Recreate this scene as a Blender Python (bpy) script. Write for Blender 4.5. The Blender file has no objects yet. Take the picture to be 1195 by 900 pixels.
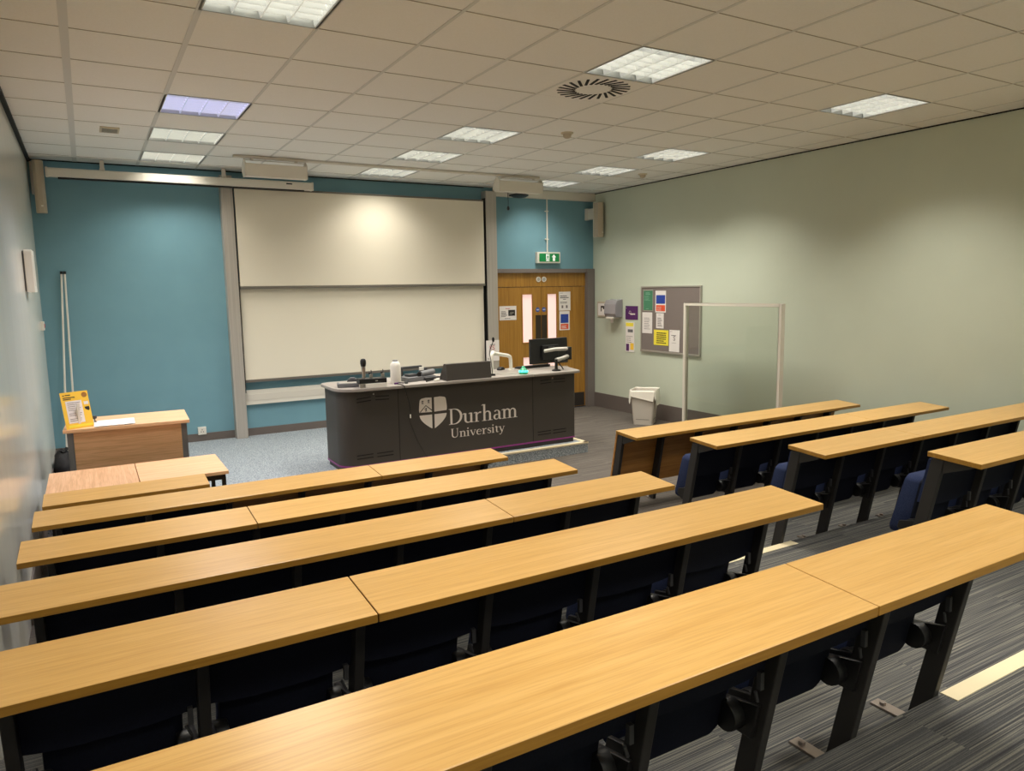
import bpy, bmesh, math, random
from mathutils import Vector, Matrix
random.seed(7)
scn = bpy.context.scene
COL = scn.collection
PI = math.pi

# ------------------------------------------------------------------ materials
def lin(c):
    return tuple((x/12.92 if x <= 0.04045 else ((x+0.055)/1.055)**2.4) for x in (v/255 for v in c)) + (1,)

def mat(name, c, rough=.6, metal=0, spec=.5, noise=None, bump=0, emit=0, coat=0, emc=None, alpha=None):
    m = bpy.data.materials.new(name); m.use_nodes = True
    nt = m.node_tree; b = nt.nodes['Principled BSDF']
    b.inputs['Base Color'].default_value = lin(c)
    b.inputs['Roughness'].default_value = rough
    b.inputs['Metallic'].default_value = metal
    b.inputs['Specular IOR Level'].default_value = spec
    b.inputs['Coat Weight'].default_value = coat
    if emit:
        b.inputs['Emission Color'].default_value = lin(emc or c)
        b.inputs['Emission Strength'].default_value = emit
    if noise or bump:
        tc = nt.nodes.new('ShaderNodeTexCoord')
        mp = nt.nodes.new('ShaderNodeMapping')
        nz = nt.nodes.new('ShaderNodeTexNoise')
        sc, c2, det = noise if noise else ((200, 200, 200), c, 3)
        mp.inputs['Scale'].default_value = sc
        nz.inputs['Scale'].default_value = 1; nz.inputs['Detail'].default_value = det
        nt.links.new(tc.outputs['Object'], mp.inputs[0]); nt.links.new(mp.outputs[0], nz.inputs[0])
        if noise:
            r = nt.nodes.new('ShaderNodeValToRGB')
            r.color_ramp.elements[0].position = .35; r.color_ramp.elements[1].position = .65
            r.color_ramp.elements[0].color = lin(c); r.color_ramp.elements[1].color = lin(c2)
            nt.links.new(nz.outputs[0], r.inputs[0]); nt.links.new(r.outputs[0], b.inputs['Base Color'])
        if bump:
            bp = nt.nodes.new('ShaderNodeBump'); bp.inputs['Strength'].default_value = bump; bp.inputs['Distance'].default_value = .002
            nt.links.new(nz.outputs[0], bp.inputs['Height']); nt.links.new(bp.outputs[0], b.inputs['Normal'])
    return m

def wood(name, c1, c2, c3, rough=.4, grain=(1.1, 26, 26), coat=.15, streak=.5):
    m = bpy.data.materials.new(name); m.use_nodes = True
    nt = m.node_tree; L = nt.links; b = nt.nodes['Principled BSDF']
    tc = nt.nodes.new('ShaderNodeTexCoord'); oi = nt.nodes.new('ShaderNodeObjectInfo')
    add = nt.nodes.new('ShaderNodeVectorMath'); add.operation = 'ADD'
    sc = nt.nodes.new('ShaderNodeVectorMath'); sc.operation = 'SCALE'; sc.inputs['Scale'].default_value = 9
    cmb = nt.nodes.new('ShaderNodeCombineXYZ')
    for k in range(3): L.new(oi.outputs['Random'], cmb.inputs[k])
    L.new(cmb.outputs[0], sc.inputs[0]); L.new(tc.outputs['Object'], add.inputs[0]); L.new(sc.outputs[0], add.inputs[1])
    mp = nt.nodes.new('ShaderNodeMapping'); mp.inputs['Scale'].default_value = grain
    L.new(add.outputs[0], mp.inputs[0])
    n1 = nt.nodes.new('ShaderNodeTexNoise'); n1.inputs['Scale'].default_value = 1.0; n1.inputs['Detail'].default_value = 4; n1.inputs['Distortion'].default_value = .6
    L.new(mp.outputs[0], n1.inputs[0])
    mp2 = nt.nodes.new('ShaderNodeMapping'); mp2.inputs['Scale'].default_value = tuple(g*5 for g in grain)
    L.new(add.outputs[0], mp2.inputs[0])
    n2 = nt.nodes.new('ShaderNodeTexNoise'); n2.inputs['Scale'].default_value = 1.0; n2.inputs['Detail'].default_value = 2
    L.new(mp2.outputs[0], n2.inputs[0])
    r = nt.nodes.new('ShaderNodeValToRGB'); e = r.color_ramp.elements
    e[0].position = .3; e[0].color = lin(c1); e[1].position = .7; e[1].color = lin(c3)
    x = e.new(.5); x.color = lin(c2)
    L.new(n1.outputs[0], r.inputs[0])
    r2 = nt.nodes.new('ShaderNodeValToRGB'); r2.color_ramp.elements[0].position = .38; r2.color_ramp.elements[1].position = .55
    r2.color_ramp.elements[0].color = (.72, .66, .58, 1); r2.color_ramp.elements[1].color = (1, 1, 1, 1)
    L.new(n2.outputs[0], r2.inputs[0])
    mx = nt.nodes.new('ShaderNodeMix'); mx.data_type = 'RGBA'; mx.blend_type = 'MULTIPLY'; mx.inputs[0].default_value = streak
    L.new(r.outputs[0], mx.inputs[6]); L.new(r2.outputs[0], mx.inputs[7]); L.new(mx.outputs[2], b.inputs['Base Color'])
    b.inputs['Roughness'].default_value = rough; b.inputs['Coat Weight'].default_value = coat; b.inputs['Coat Roughness'].default_value = .25
    return m

def carpet(name, dark, mid, light, fine=70):
    m = bpy.data.materials.new(name); m.use_nodes = True
    nt = m.node_tree; L = nt.links; b = nt.nodes['Principled BSDF']; N = nt.nodes.new
    tc = N('ShaderNodeTexCoord'); sp = N('ShaderNodeSeparateXYZ'); L.new(tc.outputs['Object'], sp.inputs[0])
    def mth(op, a, bb):
        n = N('ShaderNodeMath'); n.operation = op
        for k, v in ((0, a), (1, bb)):
            if v is None: continue
            if isinstance(v, (int, float)): n.inputs[k].default_value = v
            else: L.new(v, n.inputs[k])
        return n.outputs[0]
    row = mth('FLOOR', mth('MULTIPLY', sp.outputs[1], 4.0), None)
    wn = N('ShaderNodeTexWhiteNoise'); wn.noise_dimensions = '1D'; L.new(row, wn.inputs['W'])
    px = mth('FLOOR', mth('ADD', sp.outputs[0], wn.outputs[0]), None)
    cell = mth('ADD', mth('MULTIPLY', row, 7.31), mth('MULTIPLY', px, 3.17))
    cv = N('ShaderNodeCombineXYZ')
    L.new(mth('MULTIPLY', sp.outputs[0], 1.3), cv.inputs[0]); L.new(mth('MULTIPLY', sp.outputs[1], fine), cv.inputs[1]); L.new(cell, cv.inputs[2])
    n1 = N('ShaderNodeTexNoise'); n1.inputs['Scale'].default_value = 1; n1.inputs['Detail'].default_value = 3; L.new(cv.outputs[0], n1.inputs[0])
    r = N('ShaderNodeValToRGB'); e = r.color_ramp.elements
    e[0].position = .32; e[0].color = lin(dark); e[1].position = .68; e[1].color = lin(light); k = e.new(.5); k.color = lin(mid)
    L.new(n1.outputs[0], r.inputs[0])
    n2 = N('ShaderNodeTexNoise'); n2.inputs['Scale'].default_value = 350; L.new(tc.outputs['Object'], n2.inputs[0])
    mx = N('ShaderNodeMix'); mx.data_type = 'RGBA'; mx.blend_type = 'MULTIPLY'; mx.inputs[0].default_value = .5
    r2 = N('ShaderNodeValToRGB'); r2.color_ramp.elements[0].position = .3; r2.color_ramp.elements[1].position = .6
    r2.color_ramp.elements[0].color = (.45, .45, .45, 1)
    L.new(n2.outputs[0], r2.inputs[0]); L.new(r.outputs[0], mx.inputs[6]); L.new(r2.outputs[0], mx.inputs[7])
    L.new(mx.outputs[2], b.inputs['Base Color']); b.inputs['Roughness'].default_value = .95; b.inputs['Specular IOR Level'].default_value = .1
    return m

M = {}
M['blue'] = mat('teal_blue_wall_paint', (116, 158, 172), .5, noise=((3, 3, 3), (119, 161, 175), 4), spec=.3)
M['sage'] = mat('sage_wall_paint', (195, 202, 185), .5, spec=.3, noise=((2, 2, 2), (198, 205, 188), 4))
M['sageL'] = mat('glossy_sage_wall_paint', (228, 228, 218), .18, spec=.6, noise=((9, 9, .4), (232, 231, 222), 3))
M['ceil'] = mat('ceiling_tile', (240, 239, 234), .9, spec=.1, noise=((90, 90, 90), (243, 242, 238), 3))
M['bar_dark'] = mat('tile_joint', (168, 160, 146), .8)
M['bar_light'] = mat('ceiling_runner_bar', (216, 216, 212), .6)
M['shadow_gap'] = mat('black_shadow_gap', (14, 13, 12), .8)
M['skirt'] = mat('grey_vinyl_skirting', (104, 95, 90), .5)
M['carpet'] = carpet('striped_carpet', (70, 65, 61), (98, 92, 87), (122, 115, 106), 190)
M['carpet2'] = carpet('striped_carpet_tier', (62, 62, 65), (90, 90, 90), (134, 131, 121), 220)
M['podium'] = mat('speckled_grey_vinyl', (92, 101, 108), .6, noise=((90, 90, 90), (172, 180, 186), 2), spec=.3)
M['nosing'] = mat('cream_stair_nosing', (226, 212, 178), .5)
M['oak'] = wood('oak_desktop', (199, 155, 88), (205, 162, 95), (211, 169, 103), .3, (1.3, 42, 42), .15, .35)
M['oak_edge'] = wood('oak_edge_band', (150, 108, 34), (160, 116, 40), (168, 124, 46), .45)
M['oak_panel'] = wood('oak_front_panel', (158, 108, 50), (170, 118, 56), (182, 130, 66), .45)
M['beech'] = wood('beech_laminate', (222, 176, 132), (229, 184, 141), (236, 192, 150), .45, (1.2, 30, 30), .05)
M['beechV'] = wood('beech_laminate_cross_grain', (210, 164, 124), (220, 176, 136), (230, 188, 150), .45, (30, 1.2, 30), .05)
M['doorwood'] = wood('oak_door_veneer', (152, 108, 36), (166, 120, 44), (180, 132, 52), .42, (28, 28, .8), .2)
M['legsteel'] = mat('charcoal_painted_steel', (44, 42, 41), .5, spec=.4)
M['legsteel_light'] = mat('grey_painted_steel', (112, 113, 116), .45, spec=.5)
M['plate'] = mat('zinc_plate', (150, 140, 132), .4, .8)
M['black'] = mat('black_plastic', (18, 18, 19), .45)
M['blackmetal'] = mat('black_steel', (22, 21, 21), .4)
M['navy'] = mat('navy_seat_fabric', (36, 44, 72), .9, spec=.15, noise=((260, 260, 260), (48, 58, 90), 2))
M['navyshell'] = mat('dark_navy_seat_shell', (17, 20, 33), .7, spec=.2, noise=((200, 200, 200), (22, 26, 42), 2))
M['charcoal'] = mat('charcoal_laminate', (64, 60, 56), .5, spec=.4)
M['charcoal2'] = mat('charcoal_plinth', (58, 52, 52), .5)
M['seam'] = mat('dark_seam', (22, 20, 19), .7)
M['magenta'] = mat('magenta_strip', (132, 46, 122), .4)
M['greytop'] = mat('grey_laminate_worktop', (150, 143, 136), .4, noise=((120, 120, 120), (156, 149, 142), 2))
M['white'] = mat('white_plastic', (226, 222, 212), .45)
M['whitepaint'] = mat('white_painted_metal', (214, 208, 196), .4)
M['creamcase'] = mat('cream_metal_casing', (222, 217, 205), .7, 0, .2)
M['board'] = mat('whiteboard_enamel', (234, 226, 208), .3, spec=.5)
M['post'] = mat('brushed_grey_aluminium', (178, 172, 164), .45, .35, noise=((60, 60, .8), (190, 184, 176), 2))
M['rail'] = mat('dark_aluminium_rail', (128, 122, 114), .4, .5)
M['letter'] = mat('white_vinyl_lettering', (222, 214, 206), .5)
M['paper'] = mat('white_paper', (232, 226, 222), .7)
M['ink'] = mat('grey_print', (120, 112, 112), .7)
M['blackink'] = mat('black_print', (40, 36, 34), .7)
M['red'] = mat('red_print', (190, 60, 60), .6)
M['orange'] = mat('orange_red_print', (226, 84, 46), .6)
M['blueprint'] = mat('blue_print', (40, 66, 160), .6)
M['bluedisc'] = mat('blue_sign', (40, 84, 170), .5)
M['greenp'] = mat('green_poster', (70, 130, 98), .6)
M['greenink'] = mat('pale_green_print', (140, 186, 160), .6)
M['yellow'] = mat('yellow_card', (244, 226, 70), .6)
M['amber'] = mat('amber_card', (246, 200, 66), .5)
M['purple'] = mat('purple_poster', (84, 36, 98), .5)
M['felt'] = mat('grey_noticeboard_felt', (122, 112, 108), .95, spec=.1, noise=((220, 220, 220), (132, 122, 117), 2))
M['alu'] = mat('aluminium_frame', (176, 172, 164), .4, .5)
M['exitgreen'] = mat('exit_sign_green', (22, 130, 70), .4, emit=.12)
M['exitwhite'] = mat('exit_sign_white', (235, 240, 235), .4, emit=.25)
M['corridor'] = mat('glowing_vision_panel', (250, 214, 206), .2, emit=.62)  # pane emits, standing in for light from the corridor behind
M['doorplate'] = mat('bronze_push_plate', (70, 62, 52), .4, .6)
M['kick'] = mat('dark_kick_plate', (44, 39, 36), .5)
M['doorframe'] = mat('grey_door_frame', (118, 110, 106), .5)
M['speaker'] = mat('beige_speaker_grille', (190, 177, 156), .6)
M['beaconlit'] = mat('green_lit_ring', (60, 250, 190), .3, emit=3.0)
M['beacon'] = mat('green_translucent_plastic', (50, 150, 110), .3, emit=.3)
M['silver'] = mat('silver_metal', (190, 186, 180), .3, .9)
M['midgrey'] = mat('mid_grey_plastic', (108, 108, 110), .5)
M['darkgrey'] = mat('dark_grey_plastic', (66, 66, 68), .5)
M['bin'] = mat('white_bin_plastic', (214, 206, 196), .5)
M['bag'] = mat('black_bag_fabric', (24, 23, 25), .8, noise=((30, 30, 30), (38, 36, 38), 3), bump=.8)
M['vent'] = mat('vent_slot_black', (12, 11, 10), .8)
M['vbody'] = mat('ceiling_fitting_cream', (206, 196, 172), .6)
M['lampbody'] = mat('luminaire_side_steel', (150, 150, 146), .35, .6)

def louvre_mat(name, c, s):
    m = mat(name, c, .25, .7, emit=s); return m  # metal blades emit themselves, imitating tube light reflected in them
M['louvre'] = louvre_mat('glowing_aluminium_louvre', (222, 222, 216), .3)
M['louvre_blue'] = louvre_mat('glowing_bluish_louvre', (212, 212, 234), .36)
M['lampback'] = mat('lit_reflector', (246, 246, 238), .5, emit=2.6)
M['lampback_blue'] = mat('bluish_lit_reflector', (226, 224, 246), .5, emit=2.4)

def glass(name, tint, gl=.06):
    m = bpy.data.materials.new(name); m.use_nodes = True
    nt = m.node_tree; nt.nodes.clear(); N = nt.nodes.new; L = nt.links
    o = N('ShaderNodeOutputMaterial'); mx = N('ShaderNodeMixShader'); t = N('ShaderNodeBsdfTransparent'); g = N('ShaderNodeBsdfGlossy'); f = N('ShaderNodeFresnel')
    t.inputs[0].default_value = tint + (1,); g.inputs['Roughness'].default_value = .04; g.inputs[0].default_value = (.9, .9, .9, 1); f.inputs[0].default_value = 1.22
    L.new(f.outputs[0], mx.inputs[0]); L.new(t.outputs[0], mx.inputs[1]); L.new(g.outputs[0], mx.inputs[2]); L.new(mx.outputs[0], o.inputs[0])
    return m
M['acrylic'] = glass('clear_acrylic', (.93, .94, .92))
M['liner'] = glass('thin_polythene', (.86, .85, .82))
M['liner2'] = mat('crumpled_polythene', (236, 230, 218), .25, spec=.7)
M['smoke'] = mat('translucent_grey_plastic', (150, 148, 152), .2, spec=.6)

# ------------------------------------------------------------------ mesh builder
class MB:
    def __init__(s): s.v = []; s.f = []
    def add(s, vs, fs):
        n = len(s.v); s.v += [tuple(v) for v in vs]; s.f += [tuple(i+n for i in f) for f in fs]; return s
    def box(s, x0, x1, y0, y1, z0, z1):
        return s.add([(x0,y0,z0),(x1,y0,z0),(x1,y1,z0),(x0,y1,z0),(x0,y0,z1),(x1,y0,z1),(x1,y1,z1),(x0,y1,z1)],
                     [(3,2,1,0),(4,5,6,7),(0,1,5,4),(1,2,6,5),(2,3,7,6),(3,0,4,7)])
    def hexa(s, pts):   # 8 corners in box order
        return s.add(pts, [(3,2,1,0),(4,5,6,7),(0,1,5,4),(1,2,6,5),(2,3,7,6),(3,0,4,7)])
    def prism(s, poly, ax, a0, a1):   # poly in the two other axes, extruded along ax
        def P(u, v, w):
            return {'x': (w, u, v), 'y': (u, w, v), 'z': (u, v, w)}[ax]
        n = len(poly); vs = [P(u, v, a0) for u, v in poly] + [P(u, v, a1) for u, v in poly]
        fs = [tuple(range(n))[::-1], tuple(range(n, 2*n))] + [(i, (i+1) % n, n+(i+1) % n, n+i) for i in range(n)]
        return s.add(vs, fs)
    def tube(s, pts, r, seg=10, caps=True):
        pts = [Vector(p) for p in pts]; rs = r if isinstance(r, (list, tuple)) else [r]*len(pts)
        vs = []; prev = None
        for i, p in enumerate(pts):
            d = (pts[min(i+1, len(pts)-1)] - pts[max(i-1, 0)]).normalized()
            if prev is None:
                a = Vector((0, 0, 1)) if abs(d.z) < .9 else Vector((1, 0, 0)); u = d.cross(a).normalized()
            else:
                u = (prev - d*prev.dot(d)).normalized()
            prev = u; w = d.cross(u)
            for k in range(seg):
                t = 2*PI*k/seg; vs.append(p + (u*math.cos(t) + w*math.sin(t))*rs[i])
        fs = [(i*seg+k, i*seg+(k+1) % seg, (i+1)*seg+(k+1) % seg, (i+1)*seg+k) for i in range(len(pts)-1) for k in range(seg)]
        if caps: fs += [tuple(range(seg))[::-1], tuple(range((len(pts)-1)*seg, len(pts)*seg))]
        return s.add(vs, fs)
    def lathe(s, prof, c=(0, 0, 0), ax='z', seg=24):
        vs = []
        for r, h in prof:
            for k in range(seg):
                t = 2*PI*k/seg; a, b = r*math.cos(t), r*math.sin(t)
                p = {'z': (a, b, h), 'y': (a, h, b), 'x': (h, a, b)}[ax]
                vs.append((p[0]+c[0], p[1]+c[1], p[2]+c[2]))
        n = len(prof)
        fs = [(i*seg+k, i*seg+(k+1) % seg, (i+1)*seg+(k+1) % seg, (i+1)*seg+k) for i in range(n-1) for k in range(seg)]
        fs += [tuple(range(seg))[::-1], tuple(range((n-1)*seg, n*seg))]
        return s.add(vs, fs)
    def quad(s, a, b, c, d): return s.add([a, b, c, d], [(0, 1, 2, 3)])
    def xf(s, m):
        s.v = [tuple(m @ Vector(v)) for v in s.v]; return s
    def mesh(s, name, bevel=0, seg=2, smooth=None):
        me = bpy.data.meshes.new(name); bm = bmesh.new()
        vs = [bm.verts.new(v) for v in s.v]
        for f in s.f:
            try: bm.faces.new([vs[i] for i in f])
            except ValueError: pass
        bmesh.ops.remove_doubles(bm, verts=bm.verts, dist=1e-5)
        bmesh.ops.recalc_face_normals(bm, faces=bm.faces)
        if bevel:
            es = [e for e in bm.edges if len(e.link_faces) == 2 and e.calc_face_angle(0) > .5]
            bmesh.ops.bevel(bm, geom=es, offset=bevel, segments=seg, profile=.6, affect='EDGES', clamp_overlap=True)
        if smooth is not None:
            for f in bm.faces: f.smooth = True
            for e in bm.edges:
                if len(e.link_faces) == 2 and e.calc_face_angle(0) > smooth: e.smooth = False
        bm.to_mesh(me); bm.free(); return me
    def build(s, name, m, parent=None, bevel=0, seg=2, smooth=None):
        me = s.mesh(name, bevel, seg, smooth)
        o = bpy.data.objects.new(name, me); COL.objects.link(o)
        for k in (m if isinstance(m, list) else [m]): me.materials.append(M[k])
        if parent: o.parent = parent
        return o

def thing(name, label, cat, loc=(0, 0, 0), rz=0, group=None):
    o = bpy.data.objects.new(name, None); COL.objects.link(o); o.empty_display_size = .05
    o.location = loc; o.rotation_euler = (0, 0, rz); o['label'] = label; o['category'] = cat
    if group: o['group'] = group
    return o
def tag(o, label, cat, group=None):
    o['label'] = label; o['category'] = cat
    if group: o['group'] = group
    return o
def struct(o, label=None):
    o['kind'] = 'structure'
    if label: o['label'] = label
    return o
def kids(o): return [c for c in bpy.data.objects if c.parent == o]
def dup(o, loc=None, label=None, parent=None):
    c = o.copy(); COL.objects.link(c); c.parent = parent
    if loc is not None: c.location = loc
    if label: c['label'] = label
    for k in kids(o): dup(k, parent=c)
    return c
def B(*a): return MB().box(*a)

# ------------------------------------------------------------------ measurements
W, H = 7.3265, 3.3072
GX, GY, T = 1.032, 0.3568, 0.6
YB = -11.3
PZ, PY0, PX1 = .12, -2.68, 5.26     # podium
Yr = [-3.6907, -4.5618, -5.4328, -6.3014, -7.1803, -8.0694]
Zr = [.5695, .6783, .767, .8674, .9891, 1.1285]
Tz = [0, 0, 0, .101, .201, .323, .462, .61]     # tread heights T1..: index i = tread that frame i stands on
D, TILT, TH = .2697, .01723, .026
XL0, XL1, XR0, XR1 = .0736, 2.98, 4.178, 7.071

# ------------------------------------------------------------------ room shell
struct(B(0, W, YB, 0, -.1, 0).build('floor', 'carpet'), 'grey striped carpet of the hall floor')
for k in range(3, 8):
    e0 = (Yr + [-8.95])[k-1] + .04
    struct(B(0, W, YB, e0, Tz[k-1], Tz[k]).build('floor_tier', 'carpet2'), 'raised striped carpet tier of the raked floor')
fp = struct(MB().box(0, PX1, PY0, 0, 0, PZ).build('floor_podium', 'podium'), 'low speckled grey podium at the front of the room')
nz = MB(); nz.box(1.4, PX1+.004, PY0-.004, PY0+.05, PZ-.012, PZ+.004); nz.box(PX1-.05, PX1+.004, PY0, -.05, PZ-.012, PZ+.004)
struct(nz.build('trim_1', 'nosing'), 'cream nosing along the podium edge')
for i, k in enumerate((3, 4, 5, 6)):
    e0 = Yr[k-1] + .04
    struct(B(2.86, 4.29 if k < 6 else 4.2, e0-.055, e0+.004, Tz[k]-.03, Tz[k]+.003).build('trim_%d' % (i+2), 'nosing'), 'cream step nosing across the aisle')

wf = MB(); wf.box(-.1, 5.53, 0, .12, 0, H); wf.box(5.53, W+.1, 0, .12, 2.165, H)
struct(wf.build('wall_front', 'blue'), 'teal blue front wall')
struct(B(-.12, 0, YB, 0, 0, H).build('wall_left', 'sageL'), 'glossy pale green left wall')
struct(B(W, W+.12, YB, 0, 0, H).build('wall_right', 'sage'), 'pale sage green right wall')
struct(B(-.1, W+.1, YB-.12, YB, 0, H).build('wall_back', 'sage'), 'pale green rear wall')
struct(B(0, 5.54, -.014, 0, PZ, PZ+.092).build('baseboard_front', 'skirt'), 'grey skirting of the front wall')
sk = MB(); sk.box(W-.014, W, -4.52, -.005, 0, .225)
struct(sk.build('baseboard_right', 'skirt'), 'tall grey skirting of the right wall')
struct(B(0, .012, -4.5, 0, 0, .2).build('baseboard_left', 'skirt'), 'grey skirting of the left wall')

# ceiling with holes for the luminaires
lights = [(c, r) for r in (0, 2, 4, 8, 12, 16) for c in (0, 4, 8)]
DIFF = (4, 7)
xs = [0] + [GX + k*T for k in range(-1, 11) if 0 < GX + k*T < W] + [W]
ys = [0, -GY] + [-GY - k*T for k in range(1, 19) if -GY - k*T > YB] + [YB]
cm = MB()
for i in range(len(xs)-1):
    for j in range(len(ys)-1):
        c = round((xs[i]-GX)/T); r = round((-GY-ys[j])/T) if j else -1
        if (c, r) in lights: continue
        cm.quad((xs[i], ys[j], H), (xs[i+1], ys[j], H), (xs[i+1], ys[j+1], H), (xs[i], ys[j+1], H))
struct(cm.build('ceiling', 'ceil'), 'suspended ceiling of square mineral tiles')
g1, g2 = MB(), MB()
lt = set(lights)
for y in ys[1:-1]:
    r = round((-GY-y)/T)
    g1.box(0, W, y-.003, y+.003, H-.0025, H+.001)
for x in xs[1:-1]:
    w = .022 if x < .6 else (.015 if x < 1.2 else .010)
    g2.box(x-w, x+w, YB, 0, H-.004, H+.001)
struct(g1.build('trim_10', 'bar_dark'), 'thin dark joints between the ceiling tiles')
struct(g2.build('trim_11', 'bar_light'), 'pale runner bars of the ceiling grid')
gap = MB(); gap.box(0, .03, YB, 0, H-.03, H-.002); gap.box(W-.012, W, YB, 0, H-.012, H-.002); gap.box(0, 5.4, -.02, 0, H-.012, H-.002)
struct(gap.build('trim_12', 'shadow_gap'), 'dark shadow gap along the ceiling edge')
struct(B(5.55, W, -.06, 0, 3.185, H-.003).build('trim_13', 'creamcase', bevel=.004), 'cream boxing at ceiling height above the door')
B_ = MB().box(0, W, YB, 0, H+.25, H+.3); struct(B_.build('ceiling_void', 'shadow_gap'), 'dark void above the suspended ceiling')

# ------------------------------------------------------------------ luminaires
def make_light(blue):
    t = thing('ceiling_light', '', 'ceiling light', (0, 0, H))
    h = .285; b = MB()
    b.box(-h, h, -h, h, .085, .09)
    b.build('reflector', 'lampback_blue' if blue else 'lampback', t)
    s = MB()
    for a in (-1, 1):
        s.box(a*.298 - .006, a*.298 + .006, -.3, .3, -.004, .09); s.box(-.3, .3, a*.298 - .006, a*.298 + .006, -.004, .09)
    s.build('housing', 'lampbody', t)
    l = MB()
    for k in range(5):        # long V blades between the tubes
        x = -h + k*h/2; wd = .018 if 0 < k < 4 else .012
        l.hexa([(x-.003,-h,0),(x+.003,-h,0),(x+.003,h,0),(x-.003,h,0),(x-wd,-h,.06),(x+wd,-h,.06),(x+wd,h,.06),(x-wd,h,.06)])
    for k in range(4):
        x0 = -h + k*h/2
        for q in range(1, 7):
            y = -h + q*2*h/7
            l.hexa([(x0+.004,y-.002,.004),(x0+h/2-.004,y-.002,.004),(x0+h/2-.004,y+.002,.004),(x0+.004,y+.002,.004),
                    (x0+.016,y-.010,.05),(x0+h/2-.016,y-.010,.05),(x0+h/2-.016,y+.010,.05),(x0+.016,y+.010,.05)])
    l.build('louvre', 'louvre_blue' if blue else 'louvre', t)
    for k in range(4):
        x = -h + (k+.5)*h/2
        MB().tube([(x, -h, .068), (x, h, .068)], .008, 8).build('lamp_tube', 'lampback_blue' if blue else 'lampback', t, smooth=.6)
    return t
proto = make_light(False); protoB = make_light(True)
colname = {0: 'left', 4: 'middle', 8: 'right'}
rowname = {0: 'beside the front wall', 2: 'second from the front wall', 4: 'third from the front wall', 8: 'large and near, fourth from the front wall', 12: 'fifth from the front wall', 16: 'sixth from the front wall'}
first = True
for c, r in lights:
    loc = (GX + (c+.5)*T, -GY - (r+.5)*T, H)
    lab = 'square louvred ceiling light of the %s column, %s' % (colname[c], rowname[r])
    if (c, r) == (0, 4):
        protoB.location = loc; protoB['label'] = 'bluish glowing louvred ceiling light of the left column, third from the front wall'; protoB['group'] = 'louvred ceiling lights'
    elif first:
        proto.location = loc; proto['label'] = lab; proto['group'] = 'louvred ceiling lights'; first = False
    else:
        dup(proto, loc, lab)
    ld = bpy.data.lights.new('louvre_lamp', 'AREA'); ld.shape = 'SQUARE'; ld.size = .54
    ld.energy = {0: 12.5, 2: 23, 4: 29, 8: 25.5, 12: 22, 16: 36}[r]; ld.color = (.96, .92, 1.0) if (c, r) == (0, 4) else (1.0, .945, .84); ld.spread = math.radians(117 if r == 8 else 124)
    lo = bpy.data.objects.new('louvre_lamp', ld); COL.objects.link(lo); lo.location = (loc[0], loc[1], H-.012)

# diffuser, detectors, vent
cx, cy = GX + (DIFF[0]+.5)*T, -GY - (DIFF[1]+.5)*T
t = thing('air_diffuser', 'square swirl air diffuser with radial black slots beside a ceiling light', 'air vent', (cx, cy, H))
B(-.29, .29, -.29, .29, -.006, 0).build('face_plate', 'ceil', t)
sl = MB()
for k in range(24):
    a = 2*PI*k/24; ca, sa = math.cos(a), math.sin(a); cb, sb = math.cos(a+.28), math.sin(a+.28)
    p, q = Vector((ca*.135, sa*.135, 0)), Vector((cb*.265, sb*.265, 0)); n = Vector((-(q-p).y, (q-p).x, 0)).normalized()*.010
    sl.hexa([p-n+Vector((0,0,-.009)), q-n+Vector((0,0,-.009)), q+n+Vector((0,0,-.009)), p+n+Vector((0,0,-.009)), p-n, q-n, q+n, p+n])
sl.build('slots', 'vent', t)
MB().lathe([(0, -.012), (.115, -.012), (.125, -.004), (.125, 0)], seg=32).build('centre_disc', 'ceil', t, smooth=.5)
for (x, y), lab in (((4.42, -3.52), 'small round smoke detector on the ceiling near the air diffuser'), ((6.715, -1.887), 'small round smoke detector on the ceiling near the right wall')):
    t = thing('smoke_detector', lab, 'smoke detector', (x, y, H), 0, 'ceiling smoke detectors')
    MB().lathe([(0, -.012), (.055, -.012), (.06, 0)]).build('base', 'vbody', t, smooth=.5)
    MB().lathe([(0, -.05), (.022, -.05), (.036, -.038), (.04, -.012)]).build('sensor_head', 'speaker', t, smooth=.5)
t = thing('ceiling_vent', 'small rectangular grille flush in a ceiling tile near the left wall', 'vent', (.715, -1.89, H))
B(-.075, .075, -.11, .11, -.012, 0).build('frame', 'vbody', t, bevel=.003)
s = MB(); [s.box(-.06, .06, -.085 + k*.035, -.07 + k*.035, -.014, -.011) for k in range(5)]
s.build('slots', 'rail', t)

# ------------------------------------------------------------------ front wall: whiteboards, posts, trunking, screen
def board(name, label, z0, z1, y):
    t = thing(name, label, 'whiteboard', (3.68, y, z0))
    w = 1.655; h = z1-z0
    B(-w, w, -.02, .0, 0, h).build('writing_panel', 'board', t, bevel=.003)
    r = MB(); r.box(-w, w, -.034, .004, -.022, .012); r.build('bottom_rail', 'rail', t, bevel=.003)
    B(-w, w, -.026, .004, h-.012, h+.01).build('top_rail', 'rail', t, bevel=.003)
    return t
board('whiteboard', 'upper whiteboard panel raised above the other between grey posts', 1.945, 3.105, -.10)
board('whiteboard', 'lower whiteboard panel behind the lectern, below the raised one', .812, 2.0, -.055)
for x0, x1, z1, lab in ((1.872, 2.005, 3.24, 'tall grey metal post at the left edge of the whiteboards'), (5.365, 5.535, 3.24, 'tall grey metal post between whiteboards and door')):
    t = thing('whiteboard_post', lab, 'post', ((x0+x1)/2, 0, PZ), 0, 'whiteboard guide posts')
    w = (x1-x0)/2
    B(-w, w, -.135, 0, 0, z1-PZ).build('column', 'post', t, bevel=.004)
    sgn = 1 if x0 < 3 else -1
    a, b_ = sorted((sgn*w, sgn*(w+.009))); B(a, b_, -.13, -.03, .55, z1-PZ-.1).build('guide_channel', 'black', t)
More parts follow.
